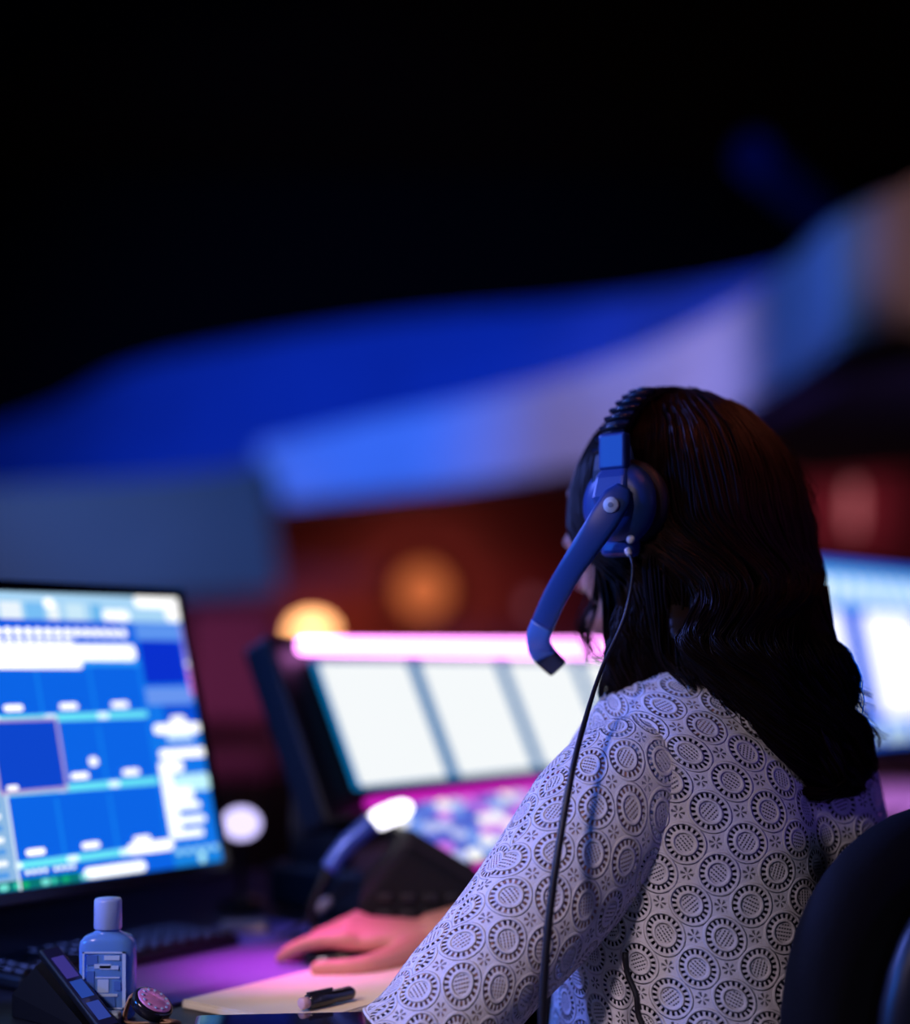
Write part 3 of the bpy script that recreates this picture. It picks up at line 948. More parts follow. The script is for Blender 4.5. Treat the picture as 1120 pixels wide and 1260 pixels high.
def torso_rings(z0, z1, off, n=60, k=64, flare=0.0, fold=0.0):
    zs = np.linspace(z0, z1, n)
    a = np.linspace(PI / 2, PI / 2 + 2 * PI, k, endpoint=False)     # starts at the front
    R = []
    for z in zs:
        A_, B_, Y_ = (np.interp(z + d, ZS, t) for t in (AA, BB, YO) for d in (0,))
        low = max(0, (.95 - z) / .35)
        A_ += off + flare * low
        B_ += off + flare * low
        e = .86
        x = A_ * np.sign(np.cos(a)) * np.abs(np.cos(a)) ** e
        y = Y_ + B_ * np.sign(np.sin(a)) * np.abs(np.sin(a)) ** e
        # shallow spine valley and shoulder blades on the back side
        back = np.clip(-np.sin(a), 0, 1)
        if flare:
            y = y + np.clip(np.sin(a), 0, 1) * .055 * min(1, max(0, (.93 - z) / .15)) * .8
        if z > .8:
            y -= back ** 2 * .010 * (np.exp(-((x - .075) / .045) ** 2) + np.exp(-((x + .075) / .045) ** 2)) * math.exp(-((z - .93) / .06) ** 2)
        y += back ** 3 * .008 * np.exp(-(x / .03) ** 2) * (1 if z < 1.0 else 0)
        if fold:
            r = 1 + fold * low ** .7 * (np.sin(a * 7 + z * 9) * .6 + np.sin(a * 11 - z * 21 + 1.3) * .4) + fold * .5 * np.sin(z * 60 + a * 3) * low
            x *= r
            y = Y_ + (y - Y_) * r
        R.append(np.stack([x, y, np.full(k, z)], 1))
    R = np.array(R)
    # soften the table's corners
    for _ in range(6):
        R[1:-1] = .5 * R[1:-1] + .25 * (R[:-2] + R[2:])
    return R


LS = [(.205, 1.45, .985), (.165, 1.412, .968), (.128, 1.388, .930), (.081, 1.374, .868), (.032, 1.367, .811), (-.014, 1.361, .757), (-.034, 1.358, .733)]
LRAD = [.048, .052, .050, .046, .042, .037, .035]
elbowL = np.array([-.012, 1.361, .750])
wristL = np.array([.085, 1.535, .665])
shR, elR = np.array([.365, 1.600, .955]), np.array([.205, 1.735, .815])
wrR = np.array([-.030, 1.668, .778])

mb = MB(TOR)
mb.loft(torso_rings(.462, 1.095, 0))
mb.M = None
neck0 = TC0 + TY * .02 + UP * 1.04
mb.tube(spline([neck0, neck0 + TY * .012 + UP * .05, HC + HY * -.02 - UP * .07, HC - UP * .03 - HY * .015], 10), [.062, .056, .053, .052, .052, .053, .053, .053, .053, .053], 20)
mb.M = HEAD
mb.ellip((0, -.012, .024), (.072, .090, .080), n=32, k=22)
mb.ellip((0, .022, -.035), (.058, .068, .076), n=32, k=22)
mb.ellip((0, .072, -.096), (.021, .019, .017))
for sx in (-1, 1):
    mb.ellip((sx * .036, .058, -.022), (.026, .027, .028))
    mb.ellip((sx * .075, -.006, -.004), (.009, .019, .030))
    mb.ellip((sx * .028, .076, .030), (.024, .016, .010))
mb.tube([(0, .082, .022), (0, .098, .004), (0, .110, -.016), (0, .100, -.026)], [.007, .009, .0125, .008], 14)
mb.ellip((0, .084, -.058), (.022, .012, .012))
mb.M = None
# left arm (upper arm inside the sleeve, forearm down to the lap), right arm reaching to the mouse
mb.tube(spline(LS[:6], 20), np.interp(np.linspace(0, 5, 20), range(7), LRAD), 18)
mb.tube(spline([elbowL, elbowL * .5 + wristL * .5 + UP * .004, wristL], 12), np.linspace(.037, .026, 12), 16)
mb.ellip(elbowL, (.038, .038, .038))
mb.tube(spline([TC0 + TX * .13 + UP * .985, shR, shR * .5 + elR * .5, elR], 16), np.linspace(.056, .040, 16), 16)
mb.tube(spline([elR, elR * .5 + wrR * .5 + UP * .004, wrR], 12), np.linspace(.040, .0255, 12), 16)
mb.ellip(elR, (.040, .040, .040))


def hand(W, d, side, upv, curl, spread=1.0, thumbp=None, scale=1.0):
    """palm and five fingers; d points to the fingertips, side to the thumb"""
    A = frame(W, d, side, upv)
    mb.M = A
    R = []
    for x, hw, hh, zc in ((-.012, .024, .019, 0), (.01, .026, .0175, .001), (.035, .033, .0150, .004), (.06, .038, .0130, .006), (.082, .039, .0115, .007), (.094, .036, .0085, .005)):
        a = np.linspace(0, 2 * PI, 20, endpoint=False)
        R.append(np.stack([np.full(20, x), hw * np.sign(np.cos(a)) * np.abs(np.cos(a)) ** .75, zc + hh * np.sin(a)], 1))
    mb.loft(np.array(R) * scale)
    for i, (y, l) in enumerate(((.030, .074), (.0105, .082), (-.010, .076), (-.0295, .060))):
        x0 = .086 - (.008 if i == 3 else 0)
        P = [np.array([x0 - .012, y * .95, .006]), np.array([x0, y, .010])]
        ang = curl[i]
        p = P[-1]
        th = 0
        for q, fr in enumerate((.44, .32, .24)):
            th += ang[q]
            p = p + l * fr * np.array([math.cos(th), (y * .9) * spread, -math.sin(th)])
            P.append(p)
        P = np.array(P) * scale
        Q = spline(P, 15)
        mb.tube(Q, np.interp(np.linspace(0, 4, 15), [0, 1, 1.6, 2, 2.6, 3, 4], np.array([.0095, .0105, .0088, .0096, .0082, .0086, .0066]) * scale), 14)
        mb.ellip(Q[-1], np.array((.0066, .0066, .0062)) * scale, n=12, k=8)
        mb.ellip(np.array([x0, y, .0125]) * scale, np.array((.011, .0095, .009)) * scale, n=12, k=8)
    P = np.array(thumbp if thumbp is not None else [(.012, .016, -.002), (.034, .040, -.008), (.062, .056, -.014), (.090, .060, -.018)]) * scale
    Q = spline(P, 14)
    mb.tube(Q, np.interp(np.linspace(0, 3, 14), [0, 1, 2, 3], np.array([.017, .0145, .0112, .0088]) * scale), 14)
    mb.ellip(Q[-1], np.array((.0088, .0085, .008)) * scale, n=12, k=8)
    mb.M = None


dR = np.array([-.995, .03, -.02]); dR /= np.linalg.norm(dR)
sR = np.array([0, -1.0, -.18]); sR -= dR * (sR @ dR); sR /= np.linalg.norm(sR)
uR = np.cross(sR, dR)
if uR[2] < 0:
    uR = -uR
hand(wrR, dR, sR, uR, [(.02, .32, .25), (.22, .42, .3), (.32, .45, .35), (.38, .5, .35)], 1.6,
     [(.0, .012, -.004), (.028, .050, -.001), (.064, .088, .003), (.108, .098, .0055)], 1.0)
dL = np.array([-.35, .70, -.35]); dL /= np.linalg.norm(dL)
sL = TX - dL * (TX @ dL); sL /= np.linalg.norm(sL)
uL = np.cross(dL, sL)
if uL[2] < 0:
    uL = -uL
hand(wristL, dL, sL, uL, [(.15, .3, .2)] * 4, 1.0)
# legs under the desk
for sx in (-1, 1):
    hip = TC0 + TX * (.088 * sx) + TY * -.03 + UP * .535
    knee = TC0 + TX * (.11 * sx) + TY * .40 + UP * .545
    ank = TC0 + TX * (.11 * sx) + TY * .36 + UP * .085
    mb.tube(spline([hip, (hip + knee) / 2, knee], 12), np.linspace(.075, .052, 12), 16)
    mb.tube(spline([knee, (knee + ank) / 2 - TY * .02, ank], 12), np.linspace(.052, .034, 12), 16)
    mb.ellip(knee, (.052, .052, .052))
body = remesh('body', mb, 'skin', .0034, per, 5)

# face pieces
for sx in (-1, 1):
    mb = MB(HEAD); mb.ellip((sx * .030, .0800, .008), (.0125, .0105, .009)); e = obj('eye', mb, 'eye', per, smooth=True)
    mb = MB(HEAD); mb.ellip((sx * .030, .0895, .008), (.005, .0025, .005)); obj('iris', mb, 'hair', e, smooth=True)
    mb = MB(HEAD); mb.tube(spline([(sx * .012, .092, .028), (sx * .03, .0925, .034), (sx * .05, .080, .028)], 9), [.001, .0025, .003, .003, .003, .0028, .0022, .0015, .0008], 8); obj('eyebrow', mb, 'hair', per, smooth=True)
mb = MB(HEAD); mb.ellip((0, .0945, -.0545), (.021, .005, .0042)); mb.ellip((0, .094, -.0625), (.018, .0055, .0048)); obj('lips', mb, 'lip', per, smooth=True)

# trousers and shoes
mb = MB()
for sx in (-1, 1):
    hip = TC0 + TX * (.090 * sx) + TY * -.04 + UP * .542
    knee = TC0 + TX * (.11 * sx) + TY * .40 + UP * .545
    ank = TC0 + TX * (.11 * sx) + TY * .36 + UP * .07
    mb.tube(spline([hip, (hip + knee) / 2, knee], 12), np.linspace(.086, .064, 12), 18)
    mb.tube(spline([knee, (knee + ank) / 2 - TY * .02, ank], 12), np.linspace(.064, .050, 12), 18)
    mb.ellip(knee, (.064, .064, .064))
mb.M = TOR
mb.loft(torso_rings(.4585, .66, .008, 20))
tr = remesh('trousers', mb, 'trouser', .007, per, 3)
for sx in (-1, 1):
    c = TC0 + TX * (.11 * sx) + TY * .42
    A = frame(c, TX, TY)
    R = []
    for zz, q in ((.002, .95), (.02, 1), (.05, .9), (.075, .6), (.085, .3)):
        a = np.linspace(0, 2 * PI, 24, endpoint=False)
        R.append(np.stack([.042 * q * np.cos(a), -.06 * (1 - q) + .125 * q * np.sin(a), np.full(24, zz)], 1))
    mb = MB(A); mb.loft(R); obj('shoe', mb, 'blackgloss', per, smooth=True)

# ---------------------------------------------------------------- lace
def lace_material():
    m = bpy.data.materials.new('white eyelet lace')
    m.use_nodes = True
    nt = m.node_tree
    N, L = nt.nodes, nt.links
    b = N['Principled BSDF']

    def mth(op, a, bb=None, cc=None):
        n = N.new('ShaderNodeMath')
        n.operation = op
        for i, v in enumerate((a, bb, cc)):
            if v is None:
                continue
            if isinstance(v, (int, float)):
                n.inputs[i].default_value = v
            else:
                L.new(v, n.inputs[i])
        return n.outputs[0]

    def smooth(v, lo, hi):
        n = N.new('ShaderNodeMapRange')
        n.interpolation_type = 'SMOOTHSTEP'
        n.inputs[1].default_value, n.inputs[2].default_value = lo, hi
        L.new(v, n.inputs[0])
        return n.outputs[0]

    def band(v, lo, hi, w):
        return mth('MULTIPLY', smooth(v, lo - w, lo + w), mth('SUBTRACT', 1.0, smooth(v, hi - w, hi + w)))

    uvn = N.new('ShaderNodeUVMap')
    # slight drift of the pattern so the medallions are not ruled
    nz = N.new('ShaderNodeTexNoise'); nz.inputs['Scale'].default_value = 9.0; nz.inputs['Detail'].default_value = 1.0
    L.new(uvn.outputs[0], nz.inputs['Vector'])
    vs = N.new('ShaderNodeVectorMath'); vs.operation = 'SUBTRACT'; vs.inputs[1].default_value = (.5, .5, .5)
    L.new(nz.outputs['Color'], vs.inputs[0])
    vm = N.new('ShaderNodeVectorMath'); vm.operation = 'MULTIPLY_ADD'; vm.inputs[1].default_value = (.010, .010, 0)
    L.new(vs.outputs[0], vm.inputs[0]); L.new(uvn.outputs[0], vm.inputs[2])
    sx = N.new('ShaderNodeSeparateXYZ'); L.new(vm.outputs[0], sx.inputs[0])
    S = .0385
    k = 1 / (S * math.sqrt(2))
    p = mth('MULTIPLY', mth('ADD', sx.outputs[0], sx.outputs[1]), k)
    q = mth('MULTIPLY', mth('SUBTRACT', sx.outputs[1], sx.outputs[0]), k)
    fx = mth('SUBTRACT', p, mth('ROUND', p))
    fy = mth('SUBTRACT', q, mth('ROUND', q))
    r = mth('MULTIPLY', mth('SQRT', mth('ADD', mth('MULTIPLY', fx, fx), mth('MULTIPLY', fy, fy))), 2.0)
    th = mth('ARCTAN2', fy, fx)
    # ring of radial eyelets
    spoke = smooth(mth('COSINE', mth('MULTIPLY', th, 19.0)), -.25, .35)
    h1 = mth('MULTIPLY', band(r, .635, .835, .035), spoke)
    # dashed slits in the middle, direction turning from medallion to medallion
    rid = mth('ADD', mth('MULTIPLY', mth('ROUND', p), 1.7), mth('MULTIPLY', mth('ROUND', q), 2.9))
    ca, sa = mth('COSINE', rid), mth('SINE', rid)
    gx = mth('ADD', mth('MULTIPLY', fx, ca), mth('MULTIPLY', fy, sa))
    gy = mth('SUBTRACT', mth('MULTIPLY', fy, ca), mth('MULTIPLY', fx, sa))
    sl = smooth(mth('COSINE', mth('MULTIPLY', gx, 2 * PI * 12.0)), .1, .6)
    da = smooth(mth('COSINE', mth('MULTIPLY', gy, 2 * PI * 15.0)), -.75, -.25)
    h2 = mth('MULTIPLY', mth('MULTIPLY', sl, da), mth('SUBTRACT', 1.0, smooth(r, .36, .42)))
    # filler motif in the gaps between four medallions
    cx = mth('SUBTRACT', mth('SUBTRACT', p, mth('FLOOR', p)), .5)
    cy = mth('SUBTRACT', mth('SUBTRACT', q, mth('FLOOR', q)), .5)
    r2 = mth('SQRT', mth('ADD', mth('MULTIPLY', cx, cx), mth('MULTIPLY', cy, cy)))
    t2 = mth('ARCTAN2', cy, cx)
    h3 = mth('MULTIPLY', band(r2, .045, .145, .018), smooth(mth('COSINE', mth('MULTIPLY', t2, 6.0)), .0, .5))
    hole = mth('MINIMUM', mth('ADD', mth('ADD', h1, mth('MULTIPLY', h2, .9)), mth('MULTIPLY', h3, .8)), 1.0)
    # relief: raised cord rings
    ring1 = mth('SUBTRACT', 1.0, smooth(mth('ABSOLUTE', mth('SUBTRACT', r, .53)), .03, .12))
    ring2 = mth('SUBTRACT', 1.0, smooth(mth('ABSOLUTE', mth('SUBTRACT', r, .93)), .03, .10))
    wv = N.new('ShaderNodeTexNoise'); wv.inputs['Scale'].default_value = 900.0; L.new(uvn.outputs[0], wv.inputs['Vector'])
    hgt = mth('ADD', mth('ADD', mth('MULTIPLY', ring1, .8), mth('MULTIPLY', ring2, .8)), mth('SUBTRACT', mth('MULTIPLY', wv.outputs['Fac'], .35), mth('MULTIPLY', hole, .7)))
    bp = N.new('ShaderNodeBump'); bp.inputs['Strength'].default_value = 1.0; bp.inputs['Distance'].default_value = .0024
    L.new(hgt, bp.inputs['Height']); L.new(bp.outputs['Normal'], b.inputs['Normal'])
    b.inputs['Base Color'].default_value = (.80, .76, .80, 1)
    b.inputs['Roughness'].default_value = .85
    b.inputs['Specular IOR Level'].default_value = .2
    tp = N.new('ShaderNodeBsdfTransparent')
    mx = N.new('ShaderNodeMixShader')
    L.new(hole, mx.inputs[0]); L.new(b.outputs[0], mx.inputs[1]); L.new(tp.outputs[0], mx.inputs[2])
    L.new(mx.outputs[0], N['Material Output'].inputs[0])
    return m


M['lace'] = lace_material()


def cloth(name, R, parent, ref, frame_=None, mat='lace'):
    """open tube of cloth with uv in metres measured from the reference column"""
    R = np.concatenate([R, R[:, :1]], 1)
    n, m = R.shape[:2]
    du = np.linalg.norm(np.diff(R, axis=1), axis=2)
    uu = np.concatenate([np.zeros((n, 1)), np.cumsum(du, 1)], 1)
    uu = uu - uu[:, ref:ref + 1]
    dv = np.linalg.norm(np.diff(R, axis=0), axis=2)
    vv = np.concatenate([np.zeros((1, m)), np.cumsum(dv, 0)], 0)
    mb = MB(frame_)
    mb.loft(R, False, False)
    return obj(name, mb, mat, parent, smooth=True, uv=np.stack([uu.reshape(-1), vv.reshape(-1)], 1))


mb = MB(TOR); mb.loft(torso_rings(.60, 1.012, .004, 40), False); obj('camisole', mb, 'navy', per, smooth=True)
bl = cloth('blouse', torso_rings(.60, 1.082, .011, 110, 128, .022, .010), per, 64, TOR)


def sleeve(path, rad, n=70, k=72, fold=.02, up=(0, 0, 1)):
    P = spline(path, n)
    r = np.interp(np.linspace(0, len(path) - 1, n), range(len(path)), rad)
    R = tube_rings(P, r, k, 1.0, up)
    c = P[:, None, :]
    a = np.linspace(0, 2 * PI, k, endpoint=False)
    t = np.linspace(0, 1, n)
    w_ = np.clip(t * 1.6 - .25, 0, 1)
    f = 1 + fold * w_[:, None] * (np.sin(t[:, None] * 26 + 2.2 * np.sin(a[None])) * .6 + np.sin(t[:, None] * 13 - 3 * a[None] + 1) * .5)
    return c + (R - c) * f[..., None]


LS2 = LS[:]
sl = cloth('sleeve', sleeve(LS2, [.040, .064, .069, .063, .0575, .057, .059]), bl, 36)
hem = sleeve(LS2, [.040, .064, .069, .063, .0575, .057, .059])[-1]
mb = MB(); mb.tube(np.vstack([hem, hem[:1]]), .0016, 6); obj('hem', mb, principled('white cord', (.8, .76, .8), .8), bl, smooth=True)
RS = [tuple(TC0 + TX * .09 + UP * .965), tuple(shR + UP * .0), tuple(shR * .5 + elR * .5), tuple(elR), tuple(elR * .6 + wrR * .4)]
cloth('sleeve', sleeve(RS, [.040, .056, .056, .054, .050], fold=.015), bl, 36)
# seam cord down the side of the blouse
R = torso_rings(.60, 1.082, .0125, 110, 128, .022, .010)
col = [R[i, int(round(37 + 3.0 * math.cos(i * .06)))] for i in range(2, 54, 4)]
A4 = np.array(TOR)
col = np.array(col) @ A4[:3, :3].T + A4[:3, 3]
mb = MB(); mb.tube(spline(col, 40), .0026, 8); obj('side_cord', mb, 'cable', bl, smooth=True)
# collar edge
R = torso_rings(.60, 1.082, .011, 110, 128, .022, .010)[-1]
R = R @ A4[:3, :3].T + A4[:3, 3]
mb = MB(); mb.tube(np.vstack([R, R[:1]]), .0022, 6); obj('collar_edge', mb, principled('white cord 2', (.8, .76, .8), .8), bl, smooth=True)

# ---------------------------------------------------------------- hair
#        z,     cx,    rx,    cy,    ry,   rot
HS = np.array([
    (1.3430, .2250, .0060, 1.520, .0060, 0), (1.3370, .2240, .0280, 1.520, .0300, 0), (1.3300, .2235, .0430, 1.521, .0460, 0), (1.3170, .2240, .0660, 1.522, .0680, 0),
    (1.2930, .2255, .0890, 1.523, .0900, 0), (1.2695, .2275, .1040, 1.524, .1030, 0), (1.2460, .2290, .1125, 1.524, .1090, 0),
    (1.2140, .2310, .1170, 1.522, .1120, 0), (1.1830, .2330, .1165, 1.518, .1100, 4), (1.1510, .2500, .1080, 1.508, .1000, 10),
    (1.1040, .2590, .1130, 1.485, .0800, 22), (1.0720, .2820, .1050, 1.452, .0560, 30), (1.0480, .3020, .0870, 1.424, .0420, 34),
    (1.0090, .3300, .0720, 1.404, .0330, 36), (.9770, .3500, .0640, 1.403, .0300, 36), (.9470, .3600, .0380, 1.404, .0220, 36), (.9300, .3640, .0100, 1.404, .0080, 36)])
HS = HS[::-1]


def hsec(z):
    z = np.asarray(z, float)
    return [np.interp(z, HS[:, 0], HS[:, i]) for i in range(1, 6)]


def facemap(phi, z):
    """push angles (deg) out of the face opening, which widens below the hairline"""
    wdt = np.interp(z, [1.13, 1.175, 1.205, 1.300, 1.325], [62, 58, 36, 26, 0])
    d = (phi - 140 + 180) % 360 - 180
    s = np.where(d >= 0, 1.0, -1.0)
    return 140 + s * (wdt + np.abs(d) * (180 - wdt) / 180)


SHZ = [.935, .950, .977, 1.010, 1.030, 1.065, 1.10]
SHL = [.352, .335, .303, .280, .262, .232, .19]
SHR = [.376, .385, .400, .392, .374, .366, .365]


def hairpt(z, phi, rho):
    z = np.asarray(z, float)
    zc_ = np.maximum(z, 1.10)
    cx, rx, cy, ry, rot = hsec(zc_)
    fm = facemap(phi, z)
    f = np.radians(fm)
    # flattened where the ear cup presses
    df = (fm - 232 + 180) % 360 - 180
    rho = rho * (1 - .15 * np.exp(-(df / 24) ** 2 - ((z - 1.222) / .045) ** 2))
    x, y = rx * np.cos(f) * rho, ry * np.sin(f) * rho
    a = np.radians(rot)
    H = np.stack([cx + x * np.cos(a) - y * np.sin(a), cy + x * np.sin(a) + y * np.cos(a), z + 0 * x], -1)
    # below the neck: left part drops in front of the shoulder, the rest lies as a sheet on the back
    fw = (fm - 195) % 360
    u_ = np.clip((fw - 52) / (245 - 52), 0, 1)
    XL, XR = np.interp(z, SHZ, SHL), np.interp(z, SHZ, SHR)
    xs = XL + (XR - XL) * u_
    prof = np.sqrt(np.clip(1 - (2 * u_ - 1) ** 2, 0, 1))
    ys = np.maximum(1.412 + (xs - .324) * .62, 1.385) - .016 * prof * (1 + (rho - 1) * 12)
    Sh = np.stack([xs, ys, z + 0 * xs], -1)
    k = np.clip((1.165 - z) / .09, 0, 1)
    k = k * k * (3 - 2 * k)
    left = np.clip((56 - fw) / 8, 0, 1)
    fr = H + np.stack([HY[0] * .075 * k + .030 * k, HY[1] * .075 * k, 0 * k], -1)
    B_ = H * (1 - k)[..., None] + Sh * k[..., None]
    return fr * left[..., None] + B_ * (1 - left)[..., None]


# solid core, hollow towards the face
zz = np.linspace(1.341, 1.085, 50)
R = []
a = np.linspace(0, 360, 72, endpoint=False)
for z in zz:
    p = hairpt(np.full(72, z), a, .93 + .02 * np.sin(np.radians(a) * 9 + z * 30))
    wdt = np.interp(z, [1.245, 1.300, 1.325], [1, .5, 0])
    d = np.abs((a - 140 + 180) % 360 - 180)
    inner = np.clip(1 - d / 6.0, 0, 1) * wdt                     # the two edges meet deep behind the face
    ci = np.array([HC[0] + .03, HC[1] - .03, z])
    p = p * (1 - .8 * inner[:, None]) + ci * (.8 * inner[:, None])
    R.append(p)
mb = MB(); mb.loft(np.array(R))
R = []
for z in np.linspace(1.15, .952, 40):
    XL, XR = np.interp(z, SHZ, SHL) + .006, np.interp(z, SHZ, SHR) - .006
    th_ = np.linspace(0, 2 * PI, 36, endpoint=False)
    xs = (XL + XR) / 2 + (XR - XL) / 2 * np.cos(th_)
    ys = np.maximum(1.412 + (xs - .324) * .62, 1.385) + .013 * np.sin(th_) + np.interp(z, [1.06, 1.15], [0, .05])
    R.append(np.stack([xs, ys, np.full(36, z)], 1))
mb.loft(np.array(R)); hair = obj('hair', mb, 'hair', per, smooth=True)


def strands_mesh(name, P, rad, parent, mat='hair'):
    n, k = P.shape[:2]
    T = np.gradient(P, axis=1)
    T /= np.linalg.norm(T, axis=2, keepdims=True) + 1e-12
    ref = np.zeros_like(T); ref[..., 0] = .3; ref[..., 1] = -.95
    N = np.cross(T, ref); N /= np.linalg.norm(N, axis=2, keepdims=True) + 1e-12
    B = np.cross(T, N)
    V = []
    for j in range(3):
        q = 2 * PI * j / 3
        V.append(P + rad[..., None] * (math.cos(q) * N + math.sin(q) * B))
    V = np.stack(V, 2).reshape(-1, 3)
    idx = np.arange(n * k * 3).reshape(n, k, 3)
    F = []
    for j in range(3):
        j2 = (j + 1) % 3
        F.append(np.stack([idx[:, :-1, j], idx[:, :-1, j2], idx[:, 1:, j2], idx[:, 1:, j]], -1).reshape(-1, 4))
    F = np.concatenate(F)
    me = bpy.data.meshes.new(name)
    o0 = (V.min(0) + V.max(0)) / 2
    me.vertices.add(len(V)); me.vertices.foreach_set('co', (V - o0).reshape(-1))
    me.loops.add(F.size); me.loops.foreach_set('vertex_index', F.reshape(-1))
    me.polygons.add(len(F)); me.polygons.foreach_set('loop_start', np.arange(0, F.size, 4)); me.polygons.foreach_set('loop_total', np.full(len(F), 4))
    me.polygons.foreach_set('use_smooth', np.ones(len(F), bool))
    me.update(calc_edges=True)
    me.materials.append(M[mat])
    o = bpy.data.objects.new(name, me)
    COL.objects.link(o)
    o.parent = parent
    o.location = tuple(o0 - worldloc(parent))
    o['kind'] = 'stuff'
    return o


NL, PER, K = 230, 24, 40
allP, allR = [], []
for l in range(NL):
    phi = rng.uniform(0, 360) if l % 4 else rng.uniform(139, 225)
    z0 = rng.choice([rng.uniform(1.30, 1.342), rng.uniform(1.2, 1.34)], p=[.7, .3])
    z1 = rng.uniform(.940, 1.01)
    fw = (float(facemap(np.array(phi), 1.15)) - 195) % 360
    if fw < 56:
        z1 = rng.uniform(.985, 1.05)
    elif fw > 225:
        z1 = rng.uniform(1.0, 1.09)
    ph, amp, per_ = rng.uniform(0, 6.28), rng.uniform(.004, .011), rng.uniform(.07, .12)
    curl = rng.uniform(-1, 1)
    t = np.linspace(0, 1, K)
    z = z0 + (z1 - z0) * t
    for s_ in range(PER):
        rho = 1.0 + rng.uniform(-.055, .012)
        dphi = rng.normal(0, 2.6) * (1 - .35 * t)
        p = hairpt(z, phi + dphi + 2.0 * np.sin(z / .05 + ph), np.full(K, rho))
        wv = np.clip((1.21 - z) / .12, 0, 1)
        p[:, 0] += amp * wv * np.sin(z * 2 * PI / per_ + ph) + rng.normal(0, .0012)
        p[:, 1] += amp * .6 * wv * np.cos(z * 2 * PI / per_ + ph) - .003 * wv
        p[:, 2] += rng.normal(0, .002)
        tip = np.clip((t - .86) / .14, 0, 1)
        p[:, 0] += .018 * tip ** 2 * curl * .6
        p[:, 2] += .012 * tip ** 2
        allP.append(p)
        rr = np.full(K, rng.uniform(.0006, .0010))
        rr *= np.clip(1.15 - t ** 3, .15, 1)
        allR.append(rr)
strands_mesh('hair_strands', np.array(allP), np.array(allR), hair)

# loose waves: bottom right curls, front-left lock beside the neck, flyaways at the outline
allP, allR = [], []


def lock(pts, n, spread, amp, rad=(.0007, .0011), turns=2.0, tipspread=.5):
    B_ = spline(pts, K)
    ph = rng.uniform(0, 6.28)
    t = np.linspace(0, 1, K)
    for _ in range(n):
        o_ = rng.normal(0, 1, 3) * spread
        p = B_ + o_ * (1 - (1 - tipspread) * t)[:, None]
        p = p + amp * np.stack([np.sin(t * 2 * PI * turns + ph), .6 * np.cos(t * 2 * PI * turns + ph), 0 * t], 1) * t[:, None]
        allP.append(p)
        allR.append(np.full(K, rng.uniform(*rad)) * np.clip(1.15 - t ** 3, .15, 1))


for q in range(7):                                               # right-hand curls over the shoulder
    y0 = 690 + q * 18
    j = rng.uniform(-1, 1)
    lock([at(985, y0, 1.47), at(1008 + 5 * j, y0 + 60, 1.455), at(1024 + 6 * j, y0 + 110 - 4 * q, 1.45), at(1022 + 10 * j, 868, 1.44), at(1046 + 14 * j, 893, 1.435), at(1063 + 5 * j, 915 + 5 * q, 1.435), at(1058 + 5 * j, 950, 1.435), at(1036 + 6 * j, 972, 1.425), at(1012 + 8 * j, 972, 1.415)], 34, .0032, .002)
for q in range(5):                                               # flat swirl at the very end
    j = rng.uniform(-1, 1)
    lock([at(960 + 8 * q, 850 + 10 * j, 1.405), at(985 + 6 * q, 900, 1.40), at(1010 + 5 * q, 942, 1.402), at(1030, 962 + 6 * j, 1.41), at(1010 + 6 * j, 976, 1.405), at(985, 974, 1.40)], 40, .0042, .003)
for q in range(8):                                               # front-left lock next to the neck
    j = rng.uniform(-1, 1)
    lock([at(740 + 6 * q, 690, 1.475), at(748 + 5 * q, 740, 1.47), at(752 + 5 * q + 4 * j, 790, 1.475), at(744 + 6 * q + 5 * j, 830, 1.48), at(748 + 8 * q, 862, 1.49), at(745 + 9 * q, 900, 1.50)], 26, .0035, .006, turns=2.5)
for q in range(9):                                               # nape, closing the gap above the collar
    j = rng.uniform(-1, 1)
    lock([at(800 + 11 * q, 690, 1.425), at(804 + 10 * q, 745, 1.425), at(812 + 9 * q + 4 * j, 790, 1.43), at(826 + 9 * q, 822 + 1.5 * q, 1.425), at(850 + 10 * q, 850 + 3 * q, 1.41)], 34, .0048, .004, turns=1.6)
for q in range(3):                                               # thin wisps before the cheek
    j = rng.uniform(-1, 1)
    lock([at(738, 690, 1.50), at(732, 735, 1.515), at(722 + 5 * j, 775, 1.525), at(722 + 8 * q, 806, 1.52), at(738 + 6 * q, 812, 1.50)], 9, .004, .004, (.0004, .0007))
for _ in range(90):                                              # flyaways
    phi = rng.choice([rng.uniform(330, 400), rng.uniform(195, 245)], p=[.65, .35])
    z0, ln = rng.uniform(1.12, 1.31), rng.uniform(.05, .15)
    t = np.linspace(0, 1, K)
    z = z0 - ln * t
    p = hairpt(z, np.full(K, phi), 1.015 + rng.uniform(.01, .10) * np.sin(t * PI) ** 1.0 * rng.uniform(.3, 1))
    p[:, 0] += .003 * np.sin(t * rng.uniform(5, 14) + rng.uniform(0, 6))
    allP.append(p)
    allR.append(np.full(K, .00035))
strands_mesh('loose_locks', np.array(allP), np.array(allR), hair)

# ================================================================== HEADSET
hs = thing('headset', 'blue-lit communication headset with boom microphone worn by the operator', 'headset', tuple(HC))
DC = .104


def hp(x, y, z):
    return HC + HX * x + HY * y + UP * z


